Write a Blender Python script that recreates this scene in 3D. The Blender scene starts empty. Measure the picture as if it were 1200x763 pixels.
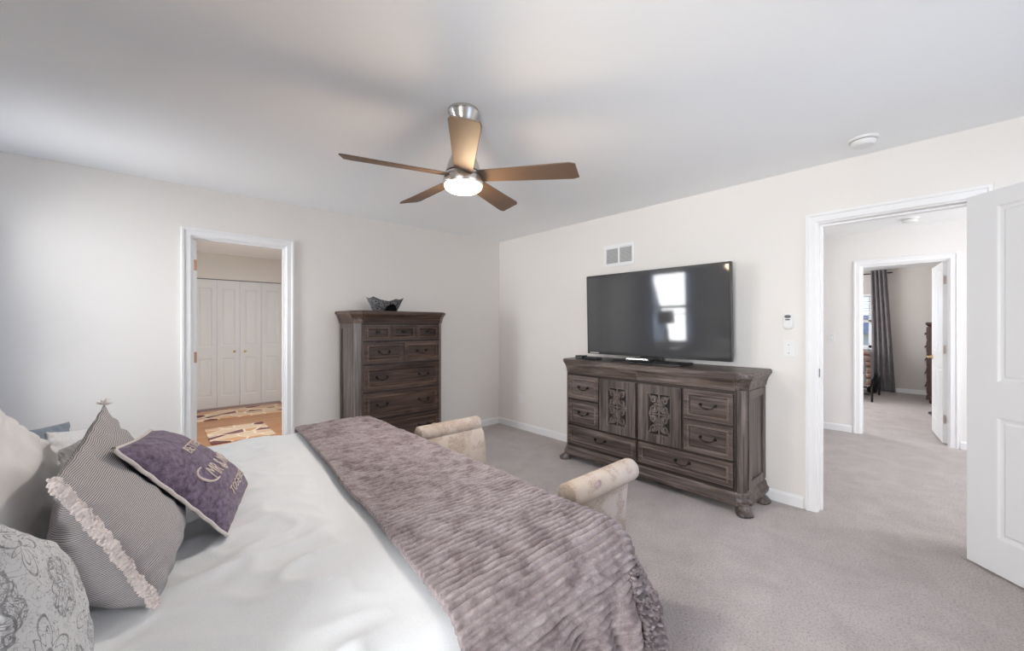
import bpy, bmesh, math, random
from mathutils import Vector, Matrix, noise
random.seed(7)
R = math.radians
PI = math.pi
S = bpy.context.scene
COL = S.collection

# ------------------------------------------------------------------ camera, light, exposure
CAMP = Vector((-3.47, -4.10, 1.316))
cd = bpy.data.cameras.new('camera')
cd.sensor_width = 36.0
cd.lens = 465.0 / 1200.0 * 36.0
cd.clip_start = 0.02
cam = bpy.data.objects.new('camera', cd)
COL.objects.link(cam)
cam.location = CAMP
cam.rotation_euler = (R(90), 0, R(-42.1))
S.camera = cam
S.view_settings.view_transform = 'Standard'
S.view_settings.look = 'None'
S.view_settings.gamma = 1.0
S.view_settings.use_curve_mapping = False
S.view_settings.exposure = 0.83
S.cycles.use_denoising = True
S.cycles.use_adaptive_sampling = False
S.cycles.denoising_prefilter = 'ACCURATE'
S.cycles.max_bounces = 14
S.cycles.diffuse_bounces = 9
S.cycles.glossy_bounces = 5
S.cycles.caustics_reflective = False
S.cycles.caustics_refractive = False
S.cycles.sample_clamp_indirect = 3.0
S.cycles.blur_glossy = 1.0

w = bpy.data.worlds.new('world')
S.world = w
w.use_nodes = True
nt = w.node_tree
bg = nt.nodes['Background']
tc = nt.nodes.new('ShaderNodeTexCoord')
sx = nt.nodes.new('ShaderNodeSeparateXYZ')
nt.links.new(tc.outputs['Generated'], sx.inputs[0])
rp = nt.nodes.new('ShaderNodeValToRGB')
rp.color_ramp.elements[0].position = 0.0
rp.color_ramp.elements[0].color = (0.52, 0.68, 0.92, 1)
rp.color_ramp.elements[1].position = 0.35
rp.color_ramp.elements[1].color = (0.10, 0.28, 0.72, 1)
nt.links.new(sx.outputs['Z'], rp.inputs[0])
nt.links.new(rp.outputs[0], bg.inputs['Color'])
bg.inputs['Strength'].default_value = 2.0

def area(name, loc, rot, sx_, sy_, power, color=(1, 1, 1), spread=180):
    l = bpy.data.lights.new(name, 'AREA')
    l.shape = 'RECTANGLE'
    l.size = sx_
    l.size_y = sy_
    l.energy = power
    l.color = color
    l.spread = R(spread)
    o = bpy.data.objects.new(name, l)
    COL.objects.link(o)
    o.location = loc
    o.rotation_euler = rot
    return o

WX = -4.62        # inner face of the west wall
SY = -5.25        # inner face of the south wall
WIN = [(-1.04, -0.16), (-4.55, -3.73)]
# daylight outside the windows (a rotation of (0,-90,0) aims at +x)
for i, (a, b) in enumerate(WIN):
    wl = area('window_daylight', (WX - 0.95, (a + b) / 2, 1.42), (0, R(-60), 0), 2.6, 1.3, (150, 205)[i], (0.985, 0.985, 0.97), 165)
wl.rotation_euler = (0, R(-84), R(36))      # second panel turned to brighten the north-east corner and the ceiling
area('south_fill_light', (-1.25, SY - 0.72, 1.85), (R(42), 0, 0), 2.2, 1.6, 30, (1.0, 0.98, 0.95), 165)  # added fill light behind the camera, no known window there
# added fill lights for the other rooms, all out of view
area('hall_fill_light', (1.5, -5.9, 1.6), (R(90), 0, 0), 1.8, 1.6, 24, (0.99, 0.99, 0.99))  # added area light inside the hall's closed south end
area('bath_fill_light', (-2.3, 1.1, 2.40), (0, 0, 0), 0.7, 0.5, 18, (0.84, 0.94, 1.0))  # added area light hidden above the door header
area('guest_fill_light', (5.0, -0.65, 1.5), (R(-90), 0, 0), 2.2, 1.5, 52, (0.97, 0.98, 1.0))  # added area light in front of the windowless north wall

# ------------------------------------------------------------------ node helpers
class M:
    """small node-expression helper"""
    def __init__(s, name, rough=0.5, metal=0.0, spec=0.5):
        s.m = bpy.data.materials.new(name)
        s.m.use_nodes = True
        s.t = s.m.node_tree
        s.p = s.t.nodes['Principled BSDF']
        s.p.inputs['Roughness'].default_value = rough
        s.p.inputs['Metallic'].default_value = metal
        s.p.inputs['Specular IOR Level'].default_value = spec
    def n(s, typ, **kw):
        x = s.t.nodes.new('ShaderNode' + typ)
        for k, v in kw.items():
            setattr(x, k, v)
        return x
    def put(s, sock, v):
        if hasattr(v, 'links') or isinstance(v, bpy.types.NodeSocket):
            s.t.links.new(v, sock)
        else:
            sock.default_value = v
    def math(s, op, a, b=0.0, c=0.0):
        x = s.n('Math', operation=op)
        s.put(x.inputs[0], a)
        s.put(x.inputs[1], b)
        if op in ('MULTIPLY_ADD', 'WRAP', 'SMOOTH_MIN', 'COMPARE'):
            s.put(x.inputs[2], c)
        return x.outputs[0]
    def coord(s, kind='Object', scale=(1, 1, 1), rnd=False, rot=(0, 0, 0)):
        c = s.n('TexCoord').outputs[kind]
        mp = s.n('Mapping')
        mp.inputs['Scale'].default_value = scale
        mp.inputs['Rotation'].default_value = rot
        s.t.links.new(c, mp.inputs[0])
        if rnd:
            oi = s.n('ObjectInfo')
            k = s.math('MULTIPLY', oi.outputs['Random'], 37.0)
            cb = s.n('CombineXYZ')
            for i in range(3):
                s.t.links.new(k, cb.inputs[i])
            s.t.links.new(cb.outputs[0], mp.inputs['Location'])
        return mp.outputs[0]
    def noise(s, vec, scale, detail=4.0, rough=0.55, dist=0.0):
        x = s.n('TexNoise')
        s.t.links.new(vec, x.inputs['Vector'])
        x.inputs['Scale'].default_value = scale
        x.inputs['Detail'].default_value = detail
        x.inputs['Roughness'].default_value = rough
        x.inputs['Distortion'].default_value = dist
        return x.outputs['Fac']
    def ramp(s, fac, stops, interp='LINEAR'):
        x = s.n('ValToRGB')
        cr = x.color_ramp
        cr.interpolation = interp
        while len(cr.elements) < len(stops):
            cr.elements.new(0.5)
        for e, (p, c) in zip(cr.elements, stops):
            e.position = p
            e.color = (c[0], c[1], c[2], 1) if not isinstance(c, (int, float)) else (c, c, c, 1)
        s.t.links.new(fac, x.inputs[0])
        return x.outputs[0]
    def mix(s, fac, a, b, mode='MIX'):
        x = s.n('Mix', data_type='RGBA', blend_type=mode)
        s.put(x.inputs[0], fac)
        for i, v in ((6, a), (7, b)):
            if isinstance(v, tuple):
                v = (v[0], v[1], v[2], 1)
            s.put(x.inputs[i], v)
        return x.outputs[2]
    def color(s, v):
        if isinstance(v, tuple):
            v = (v[0], v[1], v[2], 1)
        s.put(s.p.inputs['Base Color'], v)
        return s
    def bump(s, h, strength=0.3, dist=0.01):
        b = s.n('Bump')
        b.inputs['Strength'].default_value = strength
        b.inputs['Distance'].default_value = dist
        s.t.links.new(h, b.inputs['Height'])
        s.t.links.new(b.outputs[0], s.p.inputs['Normal'])
        return s

def sc(c, k):
    return tuple(min(1.0, x * k) for x in c)

def plain(name, col, rough=0.5, metal=0.0, spec=0.5, var=0.05, vs=6.0, bump=0.0, bs=60.0):
    m = M(name, rough, metal, spec)
    v = m.coord()
    n_ = m.noise(v, vs, 3)
    m.color(m.ramp(n_, [(0.3, sc(col, 1 - var)), (0.7, sc(col, 1 + var))]))
    if bump:
        m.bump(m.noise(v, bs, 4), bump, 0.004)
    return m.m

def wood(name, dark, mid, light, axis, rough=0.5, spec=0.4, grain=1.0, knots=True, worn=False):
    m = M(name, rough, 0, spec)
    s1 = [9.0 * grain] * 3
    s1[axis] = 0.9
    v = m.coord(scale=tuple(s1), rnd=True)
    a = m.noise(v, 1.6, 6, 0.6, 0.8)
    s2 = [70.0 * grain] * 3
    s2[axis] = 2.2
    v2 = m.coord(scale=tuple(s2), rnd=True)
    b = m.noise(v2, 1.0, 3, 0.6, 0.3)
    c = m.ramp(a, [(0.30, dark), (0.50, mid), (0.72, light)])
    f = m.ramp(b, [(0.36, 0.30), (0.56, 1.0)])
    c = m.mix(0.9, c, f, 'MULTIPLY')
    if knots:
        s3 = [5.0] * 3
        s3[axis] = 2.4
        v3 = m.coord(scale=tuple(s3), rnd=True)
        vo = m.n('TexVoronoi')
        m.t.links.new(v3, vo.inputs['Vector'])
        vo.inputs['Scale'].default_value = 1.0
        k = m.ramp(vo.outputs['Distance'], [(0.05, 0.25), (0.16, 1.0)])
        c = m.mix(0.7, c, k, 'MULTIPLY')
    if worn:
        bv = m.n('Bevel', samples=4)
        bv.inputs['Radius'].default_value = 0.005
        ge = m.n('NewGeometry')
        dp_ = m.n('VectorMath', operation='DOT_PRODUCT')
        m.t.links.new(bv.outputs[0], dp_.inputs[0])
        m.t.links.new(ge.outputs['Normal'], dp_.inputs[1])
        e = m.ramp(dp_.outputs['Value'], [(0.80, 1.0), (0.985, 0.0)])
        e = m.math('MULTIPLY', e, m.ramp(a, [(0.35, 0.25), (0.6, 0.9)]))
        c = m.mix(e, c, sc(light, 2.1))
    m.color(c)
    m.bump(b, 0.25, 0.002)
    return m.m

# ------------------------------------------------------------------ materials
WALL = plain('wall_paint', (0.79, 0.763, 0.73), 0.7, spec=0.25, var=0.008, vs=1.5, bump=0.03, bs=240)
HALLW = plain('hall_paint', (0.80, 0.785, 0.765), 0.7, spec=0.25, var=0.008, vs=1.5, bump=0.03, bs=240)
GUESTW = plain('guest_room_paint', (0.62, 0.585, 0.55), 0.75, spec=0.2, var=0.01, vs=1.5)
CEIL = plain('ceiling_paint', (0.93, 0.94, 0.945), 0.85, spec=0.15, var=0.008, vs=1.2, bump=0.04, bs=180)
TRIM = plain('white_trim_paint', (0.83, 0.83, 0.835), 0.35, spec=0.4, var=0.008)
DOORW = plain('white_door_paint', (0.78, 0.785, 0.795), 0.35, spec=0.4, var=0.008)
WPLAST = plain('white_plastic', (0.80, 0.80, 0.79), 0.4, var=0.01)
BPLAST = plain('black_plastic', (0.012, 0.012, 0.013), 0.32, var=0.1)
DGREY = plain('dark_grey_plastic', (0.10, 0.10, 0.105), 0.45, var=0.1)
NICKEL = plain('brushed_nickel', (0.62, 0.59, 0.56), 0.27, 1.0, var=0.06, vs=30)
COPPER = plain('copper_hinge_metal', (0.36, 0.21, 0.14), 0.4, 0.7, var=0.08, vs=40)
BRASS = plain('brass_knob_metal', (0.60, 0.42, 0.22), 0.3, 0.9, var=0.08, vs=40)
IRON = plain('black_iron', (0.022, 0.02, 0.019), 0.42, 0.7, var=0.25, vs=60)
BLADE = plain('fan_blade_veneer', (0.155, 0.100, 0.068), 0.55, spec=0.5, var=0.04, vs=9)
WH = wood('weathered_wood_across', (0.040, 0.027, 0.021), (0.105, 0.076, 0.064), (0.215, 0.172, 0.152), 0, 0.42, 0.5, worn=True)
WV = wood('weathered_wood_upright', (0.042, 0.031, 0.025), (0.112, 0.086, 0.075), (0.225, 0.187, 0.170), 2, 0.42, 0.5, worn=True)
WD = wood('gap_shade_wood', (0.016, 0.010, 0.008), (0.035, 0.024, 0.019), (0.060, 0.043, 0.036), 0, worn=True)  # face frames darkened: shade of the drawer gaps put into the colour
WH_SHADE = wood('shaded_weathered_wood_across', (0.030, 0.016, 0.011), (0.080, 0.046, 0.032), (0.155, 0.100, 0.076), 0, 0.42, worn=True)  # dresser wood made browner and darker: the chest front's shade put into the colour
CHERRY = wood('cherry_wood', (0.035, 0.008, 0.006), (0.075, 0.018, 0.012), (0.12, 0.035, 0.022), 2, 0.35, 0.5, 0.8, False)
DARKIN = plain('dark_gap', (0.008, 0.006, 0.005), 0.8, var=0.1)

def carpet_mat():
    m = M('pile_carpet', 0.95, 0, 0.1)
    v = m.coord()
    a = m.noise(v, 420, 2, 0.7)
    b = m.noise(v, 95, 3, 0.65)
    c = m.noise(v, 5.0, 5, 0.6, 0.6)
    c1 = m.ramp(a, [(0.30, (0.365, 0.318, 0.307)), (0.50, (0.59, 0.528, 0.512)), (0.72, (0.78, 0.71, 0.69))])
    c2 = m.ramp(b, [(0.34, 0.62), (0.50, 0.90), (0.66, 1.0)])
    c3 = m.ramp(c, [(0.35, 0.80), (0.65, 1.0)])
    x = m.mix(0.9, c1, c2, 'MULTIPLY')
    x = m.mix(0.8, x, c3, 'MULTIPLY')
    m.color(x)
    h = m.math('ADD', m.math('MULTIPLY', a, 0.4), b)
    m.bump(h, 0.7, 0.012)
    m.p.inputs['Sheen Weight'].default_value = 0.25
    return m.m
CARPET = carpet_mat()

def plank_mat():
    m = M('orange_wood_floor', 0.3, 0, 0.5)
    v = m.coord()
    br = m.n('TexBrick')
    m.t.links.new(v, br.inputs['Vector'])
    br.inputs['Scale'].default_value = 1.0
    br.inputs['Brick Width'].default_value = 0.9
    br.inputs['Row Height'].default_value = 0.085
    br.inputs['Mortar Size'].default_value = 0.0012
    br.inputs['Color1'].default_value = (0.42, 0.165, 0.05, 1)
    br.inputs['Color2'].default_value = (0.52, 0.235, 0.085, 1)
    br.inputs['Mortar'].default_value = (0.14, 0.05, 0.02, 1)
    g = m.noise(m.coord(scale=(2, 45, 2)), 1.5, 4)
    m.color(m.mix(0.6, br.outputs['Color'], m.ramp(g, [(0.3, 0.7), (0.7, 1.0)]), 'MULTIPLY'))
    return m.m
PLANK = plank_mat()

def pebble_mat():
    m = M('pebble_rug_pile', 0.9, 0, 0.1)
    v = m.coord(scale=(4.2, 6.0, 1))
    vo = m.n('TexVoronoi')
    m.t.links.new(v, vo.inputs['Vector'])
    vo.inputs['Scale'].default_value = 1.0
    ve = m.n('TexVoronoi', feature='DISTANCE_TO_EDGE')
    m.t.links.new(v, ve.inputs['Vector'])
    ve.inputs['Scale'].default_value = 1.0
    sp = m.n('SeparateColor')
    m.t.links.new(vo.outputs['Color'], sp.inputs[0])
    stone = m.ramp(sp.outputs[0], [(0.0, (0.19, 0.085, 0.085)), (0.22, (0.70, 0.52, 0.37)), (0.46, (0.62, 0.36, 0.21)),
                                   (0.66, (0.24, 0.115, 0.12)), (0.76, (0.66, 0.45, 0.31))], 'CONSTANT')
    e = m.ramp(ve.outputs['Distance'], [(0.035, 0.0), (0.06, 1.0)])
    m.color(m.mix(e, (0.80, 0.66, 0.50), stone))
    m.bump(m.noise(m.coord(), 300, 2), 0.4, 0.004)
    return m.m
PEBBLE = pebble_mat()

def cloth(name, col, var=0.06, vs=14, rough=0.85, weave=500, bump=0.15, sheen=0.2, big=0.0):
    m = M(name, rough, 0, 0.2)
    v = m.coord()
    n_ = m.noise(v, vs, 4)
    f = m.noise(v, weave, 2)
    c = m.ramp(n_, [(0.3, sc(col, 1 - var)), (0.7, sc(col, 1 + var))])
    c = m.mix(0.35, c, m.ramp(f, [(0.3, 0.72), (0.7, 1.0)]), 'MULTIPLY')
    m.color(c)
    h = f
    if big:
        h = m.math('ADD', m.math('MULTIPLY', f, 0.2), m.noise(v, big, 5, 0.6, 0.5))
    m.bump(h, bump, 0.006)
    m.p.inputs['Sheen Weight'].default_value = sheen
    return m.m
SHEET = cloth('white_cotton', (0.715, 0.73, 0.745), 0.012, 5, weave=420, bump=0.10, sheen=0.05, big=16)
CREAM = cloth('cream_cotton', (0.82, 0.80, 0.785), 0.03, 6, weave=500, bump=0.16, big=14)
GREYSHAM = cloth('dark_grey_cotton', (0.34, 0.335, 0.34), 0.10, 30, weave=260, bump=0.5)
BLUEGREY = cloth('blue_grey_cotton', (0.22, 0.26, 0.31), 0.06, 10, weave=500)
QUILTW = cloth('white_quilted_cotton', (0.78, 0.78, 0.785), 0.03, 45, weave=120, bump=0.5, big=55)
PURPLE = cloth('purple_denim', (0.160, 0.118, 0.172), 0.50, 75, 0.9, 300, 0.35, 0.2)
PIPING = cloth('cream_cord', (0.70, 0.64, 0.60), 0.05, 40)
RUFFLE = cloth('frayed_cream_pink_cotton', (0.74, 0.66, 0.63), 0.14, 60, weave=240, bump=0.4)
THREAD = cloth('beige_embroidery_thread', (0.66, 0.55, 0.49), 0.08, 80)
LININGG = cloth('guest_curtain_cloth', (0.20, 0.183, 0.190), 0.10, 9, weave=300)
SHEER = cloth('pale_blue_curtain_cloth', (0.52, 0.60, 0.70), 0.05, 6, weave=300)
def translucent(mat, col, k):
    nt_ = mat.node_tree
    tr = nt_.nodes.new('ShaderNodeBsdfTranslucent')
    tr.inputs['Color'].default_value = (*col, 1)
    mx = nt_.nodes.new('ShaderNodeMixShader')
    mx.inputs[0].default_value = k
    nt_.links.new(nt_.nodes['Principled BSDF'].outputs[0], mx.inputs[1])
    nt_.links.new(tr.outputs[0], mx.inputs[2])
    nt_.links.new(mx.outputs[0], nt_.nodes['Material Output'].inputs[0])
translucent(SHEER, (0.45, 0.58, 0.78), 0.5)
SHADEC = cloth('charcoal_lampshade_cloth', (0.045, 0.045, 0.05), 0.08, 30)
BEDGREY = cloth('guest_grey_coverlet', (0.33, 0.33, 0.345), 0.08, 12)

def throw_mat():
    m = M('mauve_plush', 0.8, 0, 0.2)
    v = m.coord()
    a = m.noise(v, 16, 5, 0.65, 0.4)
    b = m.noise(v, 130, 3, 0.7)
    c = m.ramp(a, [(0.36, (0.185, 0.143, 0.147)), (0.50, (0.290, 0.240, 0.241)), (0.66, (0.385, 0.330, 0.330))])
    c = m.mix(0.6, c, m.ramp(b, [(0.3, 0.62), (0.65, 1.0)]), 'MULTIPLY')
    m.color(c)
    m.bump(b, 0.35, 0.006)
    m.p.inputs['Sheen Weight'].default_value = 0.30
    m.p.inputs['Sheen Roughness'].default_value = 0.4
    m.p.inputs['Sheen Tint'].default_value = (0.95, 0.86, 0.86, 1)
    return m.m
PLUSH = throw_mat()

def stripe_mat():
    m = M('grey_pinstripe_cotton', 0.9, 0, 0.2)
    uv = m.n('TexCoord').outputs['UV']
    sp = m.n('SeparateXYZ')
    m.t.links.new(uv, sp.inputs[0])
    wob = m.math('MULTIPLY', m.noise(m.coord('UV'), 6, 2), 0.005)
    y = m.math('ADD', sp.outputs[1], wob)
    f = m.math('FRACT', m.math('MULTIPLY', y, 100.0))
    c = m.ramp(f, [(0.0, (0.165, 0.158, 0.162)), (0.36, (0.165, 0.158, 0.162)), (0.46, (0.54, 0.505, 0.505)), (0.92, (0.54, 0.505, 0.505)), (1.0, (0.165, 0.158, 0.162))])
    n_ = m.noise(m.coord('UV'), 70, 3)
    c = m.mix(0.5, c, m.ramp(n_, [(0.3, 0.75), (0.7, 1.0)]), 'MULTIPLY')
    m.color(c)
    m.bump(m.math('ADD', f, n_), 0.15, 0.003)
    return m.m
STRIPE = stripe_mat()

def damask_mat():
    m = M('grey_damask_cotton', 0.88, 0, 0.2)
    uv = m.n('TexCoord').outputs['UV']
    mp = m.n('Mapping')
    mp.inputs['Scale'].default_value = (2.6, 2.6, 1)
    mp.inputs['Location'].default_value = (0.12, 0.15, 0)
    m.t.links.new(uv, mp.inputs[0])
    ns = m.n('TexNoise')
    m.t.links.new(mp.outputs[0], ns.inputs['Vector'])
    ns.inputs['Scale'].default_value = 5.0
    sp = m.n('SeparateXYZ')
    m.t.links.new(mp.outputs[0], sp.inputs[0])
    def polar(ox, oy):
        a = m.math('SUBTRACT', m.math('FRACT', m.math('ADD', sp.outputs[0], ox)), 0.5)
        b = m.math('SUBTRACT', m.math('FRACT', m.math('ADD', sp.outputs[1], oy)), 0.5)
        r = m.math('SQRT', m.math('ADD', m.math('MULTIPLY', a, a), m.math('MULTIPLY', b, b)))
        th = m.math('ARCTAN2', b, a)
        return r, th
    def line(r, th, base, amp, k, wdt, ph=0.0):
        tgt = m.math('MULTIPLY_ADD', m.math('COSINE', m.math('MULTIPLY_ADD', th, k, ph)), amp, base)
        d = m.math('ABSOLUTE', m.math('SUBTRACT', r, tgt))
        return m.math('LESS_THAN', d, wdt)
    r1, t1 = polar(0, 0)
    r2, t2 = polar(0.5, 0.5)
    marks = [line(r1, t1, 0.045, 0.0, 1.0, 0.012), line(r1, t1, 0.20, 0.13, 4.0, 0.014), line(r1, t1, 0.16, 0.07, 8.0, 0.010, 1.0),
             line(r2, t2, 0.13, 0.05, 8.0, 0.016), line(r2, t2, 0.25, 0.09, 4.0, 0.014, 3.14), line(r2, t2, 0.30, 0.035, 12.0, 0.010),
             line(r2, t2, 0.06, 0.025, 6.0, 0.012)]
    s = marks[0]
    for k in marks[1:]:
        s = m.math('MAXIMUM', s, k)
    leaf = m.math('LESS_THAN', m.math('ABSOLUTE', m.math('SUBTRACT', m.noise(mp.outputs[0], 9.0, 3, 0.6, 1.5), 0.5)), 0.03)
    band = m.math('MULTIPLY', leaf, m.math('GREATER_THAN', r2, 0.10))
    band = m.math('MULTIPLY', band, m.math('LESS_THAN', r2, 0.34))
    s = m.math('MAXIMUM', s, band)
    leaf2 = m.math('LESS_THAN', m.math('ABSOLUTE', m.math('SUBTRACT', m.noise(mp.outputs[0], 6.5, 3, 0.6, 2.2), 0.47)), 0.013)
    s = m.math('MAXIMUM', s, m.math('MULTIPLY', leaf2, m.math('GREATER_THAN', r1, 0.16)))
    fade = m.ramp(m.noise(mp.outputs[0], 22.0, 3), [(0.32, 0.45), (0.6, 1.0)])
    f = m.math('MULTIPLY', s, fade)
    m.color(m.mix(f, (0.61, 0.61, 0.62), (0.22, 0.22, 0.23)))
    m.bump(m.noise(m.coord(), 300, 2), 0.12, 0.004)
    return m.m
DAMASK = damask_mat()

def script_mat():
    m = M('cream_script_linen', 0.85, 0, 0.2)
    v = m.coord(scale=(1, 1, 1))
    a = m.noise(m.coord(scale=(55, 55, 150)), 1.0, 3, 0.6, 2.0)
    lines = m.math('LESS_THAN', m.math('ABSOLUTE', m.math('SUBTRACT', a, 0.5)), 0.04)
    zones = m.ramp(m.noise(v, 9, 3), [(0.44, 0.0), (0.52, 0.8)])
    f = m.math('MULTIPLY', lines, zones)
    base = m.ramp(m.noise(v, 4, 3), [(0.35, (0.42, 0.345, 0.275)), (0.65, (0.52, 0.455, 0.41))])
    m.color(m.mix(f, base, (0.26, 0.17, 0.12)))
    m.bump(m.noise(v, 400, 2), 0.12, 0.003)
    return m.m
SCRIPT = script_mat()

def plaid_mat():
    m = M('plaid_wool', 0.9, 0, 0.2)
    sp = m.n('SeparateXYZ')
    m.t.links.new(m.coord('Object'), sp.inputs[0])
    f = m.math('FRACT', m.math('MULTIPLY', m.math('ADD', sp.outputs[2], m.math('MULTIPLY', sp.outputs[0], 0.08)), 5.0))
    c = m.ramp(f, [(0.0, (0.50, 0.42, 0.37)), (0.22, (0.17, 0.10, 0.10)), (0.42, (0.55, 0.30, 0.24)), (0.60, (0.60, 0.52, 0.46)),
                   (0.70, (0.09, 0.06, 0.06)), (0.78, (0.42, 0.25, 0.22))], 'CONSTANT')
    m.color(c)
    return m.m
PLAID = plaid_mat()

def speckle_mat():
    m = M('black_silver_speckle', 0.25, 0, 0.6)
    v = m.coord()
    a = m.noise(v, 170, 2, 0.7)
    m.color(m.ramp(a, [(0.50, (0.018, 0.018, 0.02)), (0.58, (0.30, 0.31, 0.33)), (0.66, (0.62, 0.62, 0.64))]))
    return m.m
SPECK = speckle_mat()
GLOSSB = plain('glossy_black_lacquer', (0.006, 0.006, 0.007), 0.08, var=0.1)

def screen_mat():
    m = M('television_screen_glass', 0.055, 0, 0.55)
    n_ = m.noise(m.coord(), 3, 2)
    m.color(m.ramp(n_, [(0.3, (0.058, 0.059, 0.062)), (0.7, (0.064, 0.064, 0.066))]))  # grey base stands in for part of the room's reflection
    return m.m
SCREEN = screen_mat()

def glow(name, col, strength):
    m = M(name, 0.5)
    n_ = m.noise(m.coord(), 4, 2)
    m.color((0.9, 0.9, 0.88))
    m.t.links.new(m.ramp(n_, [(0.3, sc(col, 0.98)), (0.7, col)]), m.p.inputs['Emission Color'])
    m.p.inputs['Emission Strength'].default_value = strength
    return m.m
LAMPGLOW = glow('lit_frosted_glass', (1.0, 0.84, 0.66), 2.4)

def glass_mat():
    m = M('window_glass', 0.0, 0, 0.5)
    m.color((0.97, 0.985, 0.98))
    tr = m.n('BsdfTransparent')
    gl = m.n('BsdfGlossy')
    gl.inputs['Roughness'].default_value = 0.02
    mx = m.n('MixShader')
    fr = m.n('Fresnel')
    m.t.links.new(m.math('MULTIPLY', fr.outputs[0], 0.8), mx.inputs[0])
    m.t.links.new(tr.outputs[0], mx.inputs[1])
    m.t.links.new(gl.outputs[0], mx.inputs[2])
    m.t.links.new(mx.outputs[0], m.t.nodes['Material Output'].inputs[0])
    return m.m
GLASS = glass_mat()

# ------------------------------------------------------------------ mesh helpers
def tag(o, label=None, cat=None, group=None, kind=None):
    if label: o['label'] = label
    if cat: o['category'] = cat
    if group: o['group'] = group
    if kind: o['kind'] = kind
    return o

def thing(name, label, cat, loc=(0, 0, 0), rz=0.0, group=None, kind=None):
    o = bpy.data.objects.new(name, None)
    COL.objects.link(o)
    o.empty_display_size = 0.1
    o.location = loc
    o.rotation_euler = (0, 0, rz)
    return tag(o, label, cat, group, kind)

def setting(name, loc=(0, 0, 0), rz=0.0):
    o = bpy.data.objects.new(name, None)
    COL.objects.link(o)
    o.location = loc
    o.rotation_euler = (0, 0, rz)
    o['kind'] = 'structure'
    return o

def copy_tree(o, parent=None):
    c = o.copy()
    COL.objects.link(c)
    if parent: c.parent = parent
    for ch in list(o.children):
        copy_tree(ch, c)
    return c

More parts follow.
